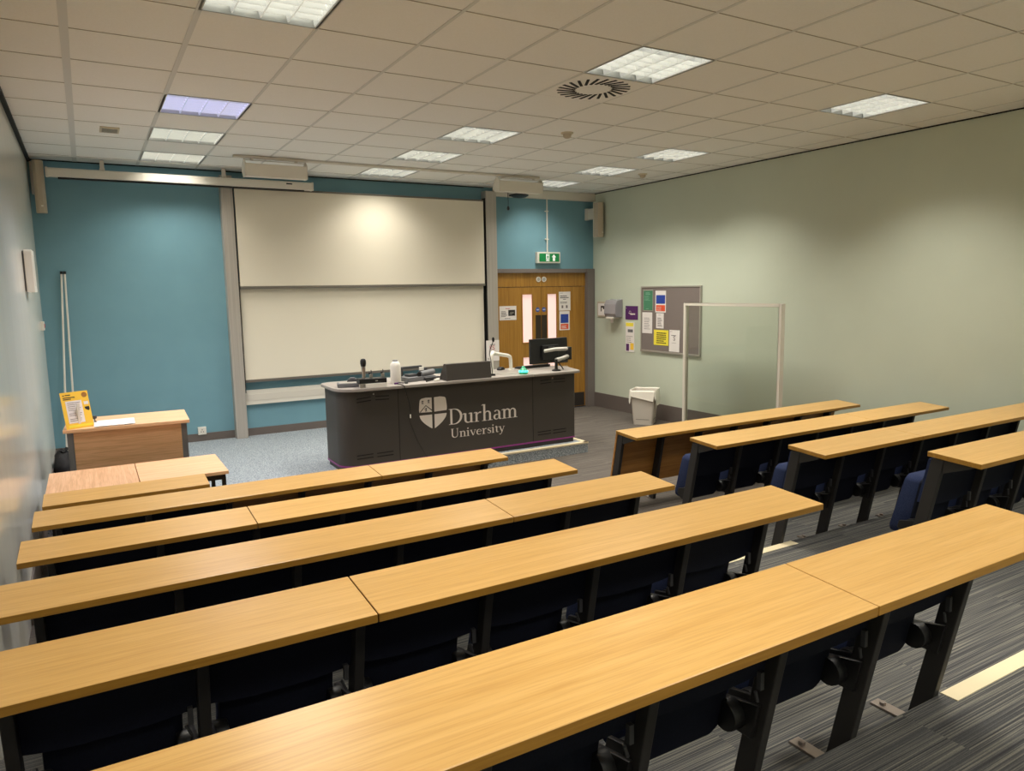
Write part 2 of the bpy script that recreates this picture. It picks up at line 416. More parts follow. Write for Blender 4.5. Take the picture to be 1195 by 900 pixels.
t = thing('cable_trunking', 'long cream cable trunking on the front wall under the whiteboards', 'trunking', (3.69, -.001, .5))
B(-1.68, 1.68, -.05, 0, .01, .19).build('channel', 'creamcase', t, bevel=.004)
B(-1.68, 1.68, -.054, -.05, .06, .14).build('cover', 'whitepaint', t, bevel=.001)
t = thing('socket_outlet', 'white wall socket on the skirting left of the whiteboard post', 'socket', (1.50, 0, .245))
B(-.046, .046, -.03, 0, -.046, .046).build('back_box', 'white', t, bevel=.004)
s = MB(); [s.box(x-.004, x+.004, -.032, -.029, z-.007, z+.007) for x, z in ((0, .015), (-.012, -.01), (.012, -.01))]; s.build('pin_slots', 'rail', t)

t = thing('projection_screen', 'long rolled up projection screen casing hung across the top left', 'projector screen', (1.54, -.25, 3.14), math.radians(.25))
cs = MB(); cs.prism([(-.05, -.04), (.05, -.04), (.05, .05), (-.035, .05), (-.05, .035)], 'x', -1.362, 1.362); cs.build('casing', 'creamcase', t, bevel=.006)
for a in (-1.365, 1.365): B(a-.012, a+.012, -.052, .052, -.043, .053).build('end_cap', 'whitepaint', t, bevel=.006)
B(-1.27, 1.27, -.012, .03, -.056, -.04).build('screen_slot', 'black', t)
for a in (-.86, .36):
    b = MB(); b.box(a-.025, a+.025, -.02, .248 if a < 0 else .11, .05, .075); b.box(a-.02, a+.02, -.02, .03, .05, .155); b.build('bracket', 'whitepaint', t, bevel=.003)
B(1.05, 1.12, -.054, -.05, .012, .026).build('badge', 'black', t)

tr = tag(B(1.86, 5.62, -1.15, -1.105, H-.028, H-.004).build('lighting_track', 'creamcase', bevel=.003), 'long cream track on the ceiling carrying the two board lights', 'lighting track')
def board_light(x, y, z, label):
    t = thing('board_light', label, 'light', (x, y, z), 0, 'board lights on the ceiling track')
    c = MB(); c.prism([(-.09, 0), (-.09, .13), (-.082, .13), (-.082, .008), (.02, .008), (.075, .075), (.082, .07), (.024, 0)], 'x', -.315, .315)
    c.build('reflector_trough', 'creamcase', t, bevel=.002)
    for a in (-.32, .32):
        MB().prism([(-.094, -.004), (-.094, .135), (-.03, .185), (.03, .15), (.088, .07), (.028, -.004)], 'x', a-.006, a+.006).build('end_cap', 'whitepaint', t, bevel=.002)
    MB().tube([(-.3, -.02, .05), (.3, -.02, .05)], .013, 10).build('lamp_tube', 'white', t, smooth=.6)
    fr = MB(); fr.box(-.32, .32, -.04, -.03, .165, .172); fr.build('top_bar', 'whitepaint', t)
    for a in (-.24, .22):
        h_ = MB(); h_.box(a-.014, a+.014, -.045, -.02, .165, H-z-.02); h_.build('hanger', 'whitepaint', t)
    return t
board_light(2.285, -1.10, 3.092, 'cream trough light hanging in front of the rolled up screen')
board_light(5.32, -1.10, 3.092, 'cream trough light hanging in front of the right whiteboard post')

t = thing('dome_camera', 'small black dome camera under the cream boxing above the door', 'camera', (5.82, -.3, 3.14))
MB().lathe([(0, 0), (.09, .012), (.125, .03), (.13, .045), (.1, .055), (0, .055)], seg=28).build('housing', 'black', t, smooth=.6)
B(-.03, .03, .0, .27, .05, .075).build('bracket', 'blackmetal', t, bevel=.003)
t = thing('hanging_microphone', 'small black microphone hanging on a thin cord beside the dome camera', 'microphone', (5.633, -.3, 2.97))
MB().tube([(0, 0, .05), (.003, 0, .12), (-.002, 0, .2), (.01, 0, H-2.97-.002)], .004, 6).build('cord', 'black', t)
MB().lathe([(0, -.005), (.014, .0), (.02, .02), (.016, .04), (.006, .055), (0, .055)], seg=14).build('capsule', 'black', t, smooth=.6)

# speakers
t = thing('column_speaker', 'slim beige column speaker in the top left corner', 'speaker', (.098, -.15, 2.74), 0, 'wall column speakers')
MB().prism([(-.05, 0), (-.046, -.035), (-.02, -.055), (.02, -.055), (.046, -.035), (.05, 0), (.045, .06), (-.045, .06)], 'z', 0, .53).build('cabinet', 'speaker', t, bevel=.003)
B(.0, .02, -.062, -.054, .06, .075).build('badge', 'white', t)
B(-.075, -.055, .06, .15, .2, .53).build('bracket', 'whitepaint', t, bevel=.003)
t = thing('column_speaker', 'slim beige column speaker on the right wall above the door', 'speaker', (7.232, -.27, 2.635), 0, 'wall column speakers')
MB().prism([(-.05, .06), (-.05, -.04), (.03, -.06), (.06, -.04), (.06, .06)], 'z', 0, .51).build('cabinet', 'speaker', t, bevel=.004)
B(-.054, .01, .06, .075, 0, .515).build('back_plate', 'whitepaint', t, bevel=.002)
br = MB(); br.box(-.06, .0, .075, .2, .27, .43); br.box(-.07, -.02, .2, .268, .265, .44); br.build('bracket', 'whitepaint', t, bevel=.004)
B(.02, .035, -.062, -.056, .06, .072).build('badge', 'white', t)

# ------------------------------------------------------------------ door set
d = bpy.data.objects.new('door_1', None); COL.objects.link(d); struct(d, 'double oak doors with vision panels at the right of the front wall')
d.location = (6.37, .03, 0)
X = lambda x: x - 6.37
fr = MB()
fr.box(X(5.535), X(W), -.05, .09, 2.105, 2.165); fr.box(X(7.185), X(W-.002), -.075, .09, 0, 2.165); fr.box(X(5.535), X(5.552), -.04, .09, PZ, 2.11)
fr.build('door_frame', 'doorframe', d, bevel=.004)
B(X(5.552), X(7.185), -.005, .05, 1.902, 2.105).build('over_panel', 'doorwood', d)
def leaf(x0, x1, wx0, wx1, px0, px1, z_lo):
    m = MB(); 
    cuts = [(wx0, wx1, 1.07, 1.787), (wx0, wx1, .30, .845)]
    zs = [z_lo, .30, .845, 1.07, 1.787, 1.895]
    for i in range(5):
        hole = i in (1, 3)
        if hole: m.box(X(x0), X(wx0), 0, .045, zs[i], zs[i+1]); m.box(X(wx1), X(x1), 0, .045, zs[i], zs[i+1])
        else: m.box(X(x0), X(x1), 0, .045, zs[i], zs[i+1])
    o = m.build('door_leaf', 'doorwood', d)
    for a in ((1.07, 1.787), (.30, .845)):
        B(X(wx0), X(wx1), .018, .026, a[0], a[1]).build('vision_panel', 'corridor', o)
        bd = MB(); w = .014
        bd.box(X(wx0)-w, X(wx0), -.008, .006, a[0]-w, a[1]+w); bd.box(X(wx1), X(wx1)+w, -.008, .006, a[0]-w, a[1]+w)
        bd.box(X(wx0), X(wx1), -.008, .006, a[1], a[1]+w); bd.box(X(wx0), X(wx1), -.008, .006, a[0]-w, a[0]); bd.build('glazing_bead', 'doorwood', o)
    B(X(px0), X(px1), -.006, 0, 1.0, 1.475).build('push_plate', 'doorplate', o, bevel=.001)
    B(X(x0)+.02, X(x1)-.02, -.006, 0, z_lo+.01, .232 if z_lo < .1 else .33).build('kick_plate', 'kick', o)
    return o
leaf(5.556, 6.366, 6.04, 6.215, 6.268, 6.362, .125)
leaf(6.372, 7.182, 6.485, 6.653, 6.376, 6.466, .012)
B(X(6.364), X(6.374), .01, .05, .02, 1.9).build('meeting_gap', 'seam', d)
for x, z, m_, lab, nm in ((6.322, 2.01, 'white', 'left white disc of the pair on the panel above the doors', 'round_stop'), (6.42, 2.01, 'white', 'right white disc of the pair on the panel above the doors', 'round_stop'),
                       (6.308, 1.556, 'bluedisc', 'round blue fire door sign on the left door leaf', 'door_sign'), (6.42, 1.556, 'bluedisc', 'round blue fire door sign on the right door leaf', 'door_sign')):
    t = thing(nm, lab, 'sign' if m_ == 'bluedisc' else 'disc', (x, .024 if m_ == 'white' else .029, z), 0, 'round discs on the doors')
    MB().lathe([(0, -.012 if m_ == 'white' else -.004), (.038 if m_ == 'white' else .033, -.012 if m_ == 'white' else -.004), (.04 if m_ == 'white' else .035, 0), (0, 0)], ax='y').build('disc', m_, t, smooth=.6)
    if m_ == 'bluedisc':
        q = MB(); q.box(-.022, .022, -.006, -.004, .002, .008); q.box(-.022, .022, -.006, -.004, -.008, -.002); q.build('lettering', 'paper', t)
    else: MB().lathe([(.02, -.0135), (.026, -.0135), (.026, -.0118), (.02, -.0118)], ax='y').build('ring', 'alu', t)

# exit sign + conduit
t = thing('exit_sign', 'green running man exit sign above the double doors', 'exit sign', (6.46, -.002, 2.33))
B(-.205, .205, -.06, 0, -.082, .082).build('housing', 'white', t, bevel=.006)
B(-.17, .185, -.066, -.06, -.06, .06).build('face', 'exitgreen', t, bevel=.002)
pg = MB(); yy = -.0675
def fl(m, pts, y=yy): m.add([(a, y, b) for a, b in pts], [tuple(range(len(pts)))])
fl(pg, [(-.055, -.052), (.005, -.052), (.005, .052), (-.055, .052)])
fl(pg, [(.085, .05), (.045, .005), (.065, .005), (.065, -.05), (.105, -.05), (.105, .005), (.125, .005)])
pg.build('pictogram', 'exitwhite', t)
mn = MB(); y2 = -.069
ring = [(-.018 + .009*math.cos(a*PI/6), .036 + .009*math.sin(a*PI/6)) for a in range(12)]; fl(mn, ring, y2)
for P_ in ([(-.03, .022), (-.012, .022), (-.016, -.008), (-.032, -.004)], [(-.014, .02), (.0, .006), (-.003, .002), (-.016, .012)], [(-.03, .02), (-.045, .006), (-.042, .0), (-.028, .012)],
           [(-.022, -.006), (-.014, -.008), (-.004, -.026), (-.008, -.044), (-.014, -.042), (-.012, -.028)], [(-.032, -.004), (-.024, -.008), (-.034, -.03), (-.05, -.034), (-.05, -.028), (-.038, -.024)]): fl(mn, P_, y2)
mn.build('running_figure', 'exitgreen', t)
t = thing('conduit', 'thin white vertical conduit running down to the exit sign', 'conduit', (6.462, -.006, 2.412))
MB().tube([(0, -.012, 0), (0, -.012, .775)], .011, 8).build('pipe', 'white', t, smooth=.6)
for z in (.19, .6): B(-.035, .02, -.026, .004, z-.008, z+.008).build('saddle_clip', 'white', t, bevel=.002)

# ------------------------------------------------------------------ sheets with print
def sheet(name, label, cat, org, u, v, w, h, base='paper', prints=(), group=None, thick=.003):
    """flat sheet: org = lower-left corner, u / v unit axes, outward normal u x v"""
    u = Vector(u); v = Vector(v); n = u.cross(v)
    t = thing(name, label, cat, org, 0, group)
    def slab(a0, a1, b0, b1, n0, n1):
        P = lambda a, b, c: tuple(u*a + v*b + n*c)
        return MB().hexa([P(a0,b0,n0),P(a1,b0,n0),P(a1,b1,n0),P(a0,b1,n0),P(a0,b0,n1),P(a1,b0,n1),P(a1,b1,n1),P(a0,b1,n1)])
    slab(0, w, 0, h, 0, thick).build('backing', base, t)
    by = {}
    for (mt, a0, a1, b0, b1, lvl, nm) in prints:
        by.setdefault((nm, mt, lvl), []).append((a0, a1, b0, b1))
    for (nm, mt, lvl), rs in by.items():
        m = MB()
        for a0, a1, b0, b1 in rs:
            q = slab(a0*w, a1*w, b0*h, b1*h, thick, thick + .0008*(lvl+1)); m.add(q.v, q.f)
        m.build(nm, mt, t)
    return t
def lines(n, a0, a1, b0, b1, mt='ink', lvl=1, nm='text', seed=0, fill=.5):
    rr = random.Random(seed); out = []
    st = (b1-b0)/n
    for k in range(n):
        b = b1 - (k+1)*st; x = a0; end = a0 + (a1-a0)*rr.uniform(.65, 1)
        while x < end:
            w = rr.uniform(.08, .2)*(a1-a0); out.append((mt, x, min(x+w, end), b, b+st*fill, lvl, nm)); x += w + .03*(a1-a0)
    return out
FX, FU = (1, 0, 0), (0, 0, 1)            # front wall: normal is -y
RX, RU = (0, -1, 0), (0, 0, 1)           # right wall, reading direction towards the camera: normal is -x
yd = .0295
sheet('notice', 'landscape notice with a dark photo on the left door leaf', 'notice', (5.645, yd, 1.417), FX, FU, .287, .207,
      prints=[('blackink', .52, .92, .3, .72, 0, 'photo'), ('silver', .62, .84, .5, .54, 1, 'photo_detail'), ('silver', .58, .76, .4, .43, 1, 'photo_detail')] + lines(5, .1, .46, .25, .68, seed=1) + lines(1, .36, .62, .8, .88, 'red', seed=2) + lines(1, .3, .75, .1, .18, seed=3), group='notices on the doors')
sheet('notice', 'white portrait notice on the right door leaf', 'notice', (6.695, yd, 1.53), FX, FU, .213, .288,
      prints=lines(2, .1, .9, .66, .84, 'blackink', seed=4) + lines(1, .35, .65, .58, .65, seed=5) + lines(2, .1, .75, .38, .5, seed=6) + [('ink', .22, .36, .13, .28, 1, 'symbol'), ('ink', .6, .74, .13, .28, 1, 'symbol')] + lines(1, .08, .4, .92, .96, seed=7), group='notices on the doors')
sheet('notice', 'blue and red notice under the white one on the right door leaf', 'notice', (6.70, yd, 1.228), FX, FU, .19, .293,
      prints=[('blueprint', .12, .88, .38, .84, 0, 'blue_block'), ('orange', .12, .88, .05, .33, 0, 'red_block')] + lines(5, .2, .8, .44, .78, 'bluedisc', 1, 'blue_text', 8) + lines(3, .22, .8, .1, .28, 'paper', 1, 'red_text', 9), group='notices on the doors')
def glyph_S(cx, cz, s):
    pts = [(.32, .34), (.2, .46), (0, .5), (-.22, .44), (-.3, .27), (-.2, .12), (0, .02), (.2, -.1), (.3, -.27), (.2, -.44), (0, -.5), (-.2, -.46), (-.33, -.32)]
    return [(cx + a*s, cz + b*s) for a, b in pts]
def ribbon(m, pts, wd, P):
    n = len(pts)
    for i in range(n-1):
        (x0, z0), (x1, z1) = pts[i], pts[i+1]; w0 = wd[i] if isinstance(wd, list) else wd; w1 = wd[i+1] if isinstance(wd, list) else wd
        def nrm(k):
            a = pts[max(k-1, 0)]; b = pts[min(k+1, n-1)]; dx, dz = b[0]-a[0], b[1]-a[1]; l = math.hypot(dx, dz) or 1
            return -dz/l, dx/l
        n0, n1 = nrm(i), nrm(i+1)
        m.quad(P(x0-n0[0]*w0/2, z0-n0[1]*w0/2), P(x1-n1[0]*w1/2, z1-n1[1]*w1/2), P(x1+n1[0]*w1/2, z1+n1[1]*w1/2), P(x0+n0[0]*w0/2, z0+n0[1]*w0/2))
sp = sheet('notice', 'white notice with red lettering taped low on the right whiteboard post', 'notice', (5.325, -.1355, .848), FX, FU, .212, .297,
      prints=lines(1, .3, .75, .78, .83, 'blackink', seed=10) + lines(2, .1, .6, .08, .16, seed=11))
rm = MB(); Pf = lambda a, b: (a, -.0045, b)
ribbon(rm, glyph_S(.118, .19, .055), .008, Pf); ribbon(rm, [(.06, .165), (.06, .22), (.085, .218), (.09, .2), (.065, .192), (.09, .165)], .007, Pf)
rm.build('red_lettering', 'red', sp)

# right wall items
wx = W - .0004
t = thing('noticeboard', 'grey felt noticeboard in an aluminium frame on the right wall', 'noticeboard', (W, -1.765, .965))
B(-.02, 0, -.585, .585, .0, .905).build('felt_panel', 'felt', t)
f = MB(); f.box(-.028, 0, -.592, .592, -.014, .012); f.box(-.028, 0, -.592, .592, .893, .915); f.box(-.028, 0, -.592, -.572, 0, .9); f.box(-.028, 0, .572, .592, 0, .9)
f.build('frame', 'alu', t, bevel=.002)
px = W - .0205
sheet('poster', 'green portrait poster at the top of the noticeboard', 'poster', (px, -1.222, 1.53), RX, RU, .212, .30, 'alu', [('greenp', .05, .95, .04, .96, 0, 'green_field')] + lines(2, .25, .75, .78, .9, 'greenink', seed=12) + lines(5, .15, .75, .5, .75, 'greenink', seed=13, fill=.3) + lines(1, .3, .7, .1, .14, 'greenink', seed=14), 'papers on the noticeboard')
sheet('poster', 'blue and red poster at the top of the noticeboard', 'poster', (px, -1.482, 1.515), RX, RU, .212, .30, 'paper', [('blueprint', .08, .94, .4, .8, 0, 'blue_block'), ('orange', .08, .94, .06, .34, 0, 'red_block')] + lines(5, .16, .8, .42, .76, 'bluedisc', 1, 'blue_text', 15, .3) + lines(3, .18, .7, .1, .3, 'paper', 1, 'red_text', 16, .25), 'papers on the noticeboard')
sheet('notice', 'white letter pinned under the green poster', 'notice', (px, -1.205, 1.215), RX, RU, .212, .297, 'paper', lines(7, .2, .85, .2, .8, seed=17, fill=.25), 'papers on the noticeboard')
sheet('notice', 'small white sheet pinned under the blue and red poster', 'notice', (px, -1.502, 1.295), RX, RU, .152, .21, 'paper', lines(7, .18, .85, .12, .75, seed=18, fill=.45) + lines(1, .3, .7, .86, .9, seed=19), 'papers on the noticeboard')
yn = sheet('notice', 'bright yellow notice with bold black text on the noticeboard', 'notice', (px, -1.455, 1.06), RX, RU, .297, .212, 'yellow', lines(6, .2, .88, .12, .9, 'blackink', seed=20, fill=.5), 'papers on the noticeboard')
sn = sheet('notice', 'white sheet with a large letter S at the bottom of the noticeboard', 'notice', (px-.003, -1.772, .985), RX, (.0, -.02, 1), .2, .297, 'paper', lines(1, .2, .85, .74, .79, 'blackink', seed=21) + lines(1, .25, .7, .4, .43, seed=22, fill=.4) + lines(1, .05, .35, .92, .95, seed=25), 'papers on the noticeboard')
sm = MB(); ribbon(sm, glyph_S(.1, .185, .055), .009, lambda a, b: (-.0055, -a - .02*b, b)); sm.build('letter_s', 'ink', sn)
t = sheet('picture_frame', 'small framed print half behind the towel dispenser', 'picture', (wx, -.125, 1.425), RX, RU, .32, .232, 'speaker', [('paper', .06, .94, .08, .88, 0, 'print')] + [('blackink', .28, .35, .35, .72, 1, 'figure'), ('blackink', .35, .72, .6, .72, 1, 'figure'), ('blackink', .45, .62, .5, .62, 1, 'figure'), ('blackink', .72, .79, .25, .72, 1, 'figure')], thick=.015)
pp = sheet('poster', 'square purple poster between the dispenser and the noticeboard', 'poster', (wx, -.80, 1.397), RX, RU, .283, .20, 'purple', [('letter', .4, .78, .36, .46, 0, 'wordmark'), ('letter', .06, .1, .8, .88, 0, 'small_mark')])
sw = MB(); ribbon(sw, [(.07, .1), (.1, .085), (.13, .1), (.12, .125), (.095, .125), (.09, .1), (.12, .075), (.16, .072), (.21, .085)], .006, lambda a, b: (-.0052, -a, b)); sw.build('script_mark', 'letter', pp)
sheet('leaflet', 'tall white leaflet with purple and yellow pictures below the purple poster', 'leaflet', (wx, -.812, .92), RX, RU, .195, .44, 'paper', [('midgrey', .25, .85, .66, .76, 0, 'photo'), ('purple', .06, .4, .03, .27, 0, 'photo_purple'), ('amber', .55, .95, .08, .3, 0, 'photo_yellow'), ('yellow', .02, .9, .86, .98, 0, 'heading_band')] + lines(4, .08, .85, .32, .58, seed=23, fill=.25), thick=.006)
t = thing('towel_dispenser', 'grey translucent paper towel dispenser on the right wall', 'dispenser', (W, -.60, 1.42))
q = MB(); q.prism([(0, 0), (-.12, .01), (-.15, .06), (-.145, .2), (-.115, .262), (0, .28)], 'y', -.135, .135); q.build('cover', 'smoke', t, bevel=.014, seg=3)
MB().tube([(-.075, -.1, .12), (-.075, .1, .12)], .06, 20).build('towel_roll', 'paper', t, smooth=.6)
B(-.14, -.02, -.08, .1, -.014, .012).build('base_tray', 'white', t, bevel=.004)
B(-.10, -.085, -.02, .03, -.075, -.01).build('paper_tail', 'paper', t)

# left wall fittings
t = thing('wall_unit', 'white box fitted high on the left wall', 'wall unit', (0, -2.02, 1.91))
MB().prism([(-.0, .03), (.045, 0), (.068, .02), (.068, .33), (.06, .345), (0, .345)], 'y', -.16, .16).v
u_ = MB()
u_.prism([(-.16, 0), (.16, 0), (.16, .33), (.15, .345), (-.15, .345), (-.16, .33)], 'x', .012, .068); u_.build('casing', 'white', t, bevel=.005)
B(0, .012, -.14, .14, .01, .335).build('back_plate', 'midgrey', t)
B(.068, .07, -.12, .12, .05, .3).build('front_panel', 'whitepaint', t)
t = thing('wall_switch', 'small white switch box on the left wall near the corner', 'switch', (0, -.43, 1.575))
B(0, .03, -.045, .045, -.045, .045).build('back_box', 'white', t, bevel=.004)
B(.03, .035, -.012, .012, -.02, .02).build('rocker', 'red', t)

# ------------------------------------------------------------------ lectern
t = thing('lectern', 'long charcoal lectern desk with white crest and university lettering', 'lectern', (3.8, -2.56, PZ))
lx = lambda x: x - 3.8
def roundrect(x0, x1, y0, y1, r, n=6):   # r = radii (x0y0, x1y0, x1y1, x0y1)
    P = []
    for (cx, cy, a0, rr) in ((x0, y0, PI, r[0]), (x1, y0, 1.5*PI, r[1]), (x1, y1, 0, r[2]), (x0, y1, .5*PI, r[3])):
        sx = 1 if cx == x0 else -1; sy = 1 if cy == y0 else -1
        for k in range(n+1):
            a = a0 + .5*PI*k/n; P.append((cx + sx*rr + rr*math.cos(a), cy + sy*rr + rr*math.sin(a)))
    return P
body = roundrect(lx(2.44), lx(5.17), 0, .62, (.17, .02, .02, .12), 8)
MB().prism(body, 'z', .055, .797).build('carcass', 'charcoal', t, smooth=.5)
MB().prism(roundrect(lx(2.452), lx(5.16), .012, .61, (.17, .02, .02, .12), 8), 'z', 0, .05).build('plinth', 'charcoal2', t, smooth=.5)
MB().prism(roundrect(lx(2.437), lx(5.173), -.003, .623, (.172, .02, .02, .12), 8), 'z', .046, .062).build('magenta_strip', 'magenta', t, smooth=.5)
# worktop in three boards
lt0 = roundrect(lx(2.415), lx(3.05), -.065, .66, (.24, .002, .002, .12), 10)
MB().prism(lt0, 'z', .797, .826).build('worktop_board', 'greytop', t, bevel=.006, smooth=.6)
MB().prism(roundrect(lx(3.056), lx(4.585), -.065, .66, (.002, .002, .002, .002), 2), 'z', .797, .826).build('worktop_board', 'greytop', t, bevel=.004, smooth=.6)
MB().prism([(lx(4.59), -.065), (lx(5.14), -.065), (lx(5.21), -.04), (lx(5.31), .34), (lx(5.31), .42), (lx(5.22), .66), (lx(4.59), .66)], 'z', .797, .826).build('worktop_board', 'greytop', t, bevel=.006, smooth=.6)
for x in (3.025, 4.6): B(lx(x)-.003, lx(x)+.003, -.0015, .002, .062, .797).build('panel_joint', 'seam', t)
def vents(x0, x1, z, rise):
    m = MB()
    for k in (0, 1):
        zz = z + k*.033
        m.hexa([(lx(x0), -.002, zz), (lx(x1), -.002, zz+rise), (lx(x1), .002, zz+rise), (lx(x0), .002, zz), (lx(x0), -.002, zz+.009), (lx(x1), -.002, zz+rise+.009), (lx(x1), .002, zz+rise+.009), (lx(x0), .002, zz+.009)])
    m.build('vent_slots', 'vent', t)
for a, b_, z, rs in ((2.60, 2.745, .682, .012), (2.79, 2.93, .694, -.004), (2.58, 2.745, .125, .002), (2.785, 2.955, .125, .002), (4.70, 4.845, .70, .006), (4.88, 5.03, .704, -.002), (4.66, 4.835, .125, .002), (4.865, 5.04, .125, .002)): vents(a, b_, z, rs)
for x in (2.772, 4.86): MB().lathe([(0, -.006), (.008, -.006), (.009, 0)], (lx(x), 0, .757), 'y', 12).build('lock', 'silver', t)

# crest and lettering
YF = -.0016
P2 = lambda a, b: (a, YF, b)
cr = MB()
x0, x1, xm, zt, zb, zm = lx(3.243), lx(3.553), lx(3.399), .672, .336, .506
gp = .013
def shield_x(z, side):     # half outline
    if z > zm: return 1.0
    k = (zm - z)/(zm - zb); return (1 - k**1.7)
hw = (x1-x0)/2
def clipx(z): return hw*(shield_x(z, 1) if z < zm else 1 - .06*((z-zm)/(zt-zm))**3)
for sgn in (-1, 1):
    up = [(xm + sgn*gp, zm+gp), (xm + sgn*(hw-.004), zm+gp+.004)]
    for k in range(6): z = zm+gp + (zt-.02-zm-gp)*(k+1)/6; up.append((xm + sgn*(hw - .004*0 - .012*(k/5)**2), z))
    up += [(xm + sgn*hw*.82, zt-.008), (xm + sgn*hw*.5, zt), (xm + sgn*gp, zt-.004)]
    cr.add([P2(a, b) for a, b in up], [tuple(range(len(up)))])
    lo_ = [(xm + sgn*gp, zm-gp)]
    zz = [zm-gp - k*(zm-gp-zb)/10 for k in range(10)]
    lo_ += [(xm + sgn*max(hw*(1 - ((zm-gp-z)/(zm-gp-zb))**1.8) - .004, gp), z) for z in zz] + [(xm + sgn*gp, zb+.012)]
    cr.add([P2(a, b) for a, b in lo_], [tuple(range(len(lo_)))])
cr.build('crest', 'letter', t)
dk = MB(); P3 = lambda a, b: (a, YF-.001, b)
ribbon(dk, [(x0+.012, zm+.02), ((x0+xm)/2-.002, zm+.085), (xm-gp, zm+.03)], .009, P3)
for ex, ez in ((x0+.042, zm+.12), (xm-gp-.034, zm+.125), ((x0+xm)/2, zm+.042)):   # small lions, drawn as little beasts
    s = .024
    ribbon(dk, [(ex-.1*s, ez+.75*s), (ex+.1*s, ez+.2*s), (ex-.1*s, ez-.6*s)], .0085, P3)
    for sg in (-1, 1):
        ribbon(dk, [(ex, ez+.4*s), (ex+sg*.5*s, ez+.55*s)], .005, P3); ribbon(dk, [(ex, ez-.4*s), (ex+sg*.45*s, ez-.75*s)], .005, P3)
    ribbon(dk, [(ex, ez-.2*s), (ex-.6*s, ez), (ex-.5*s, ez+.4*s)], .004, P3)
dk.build('crest_charges', 'blackink', t)

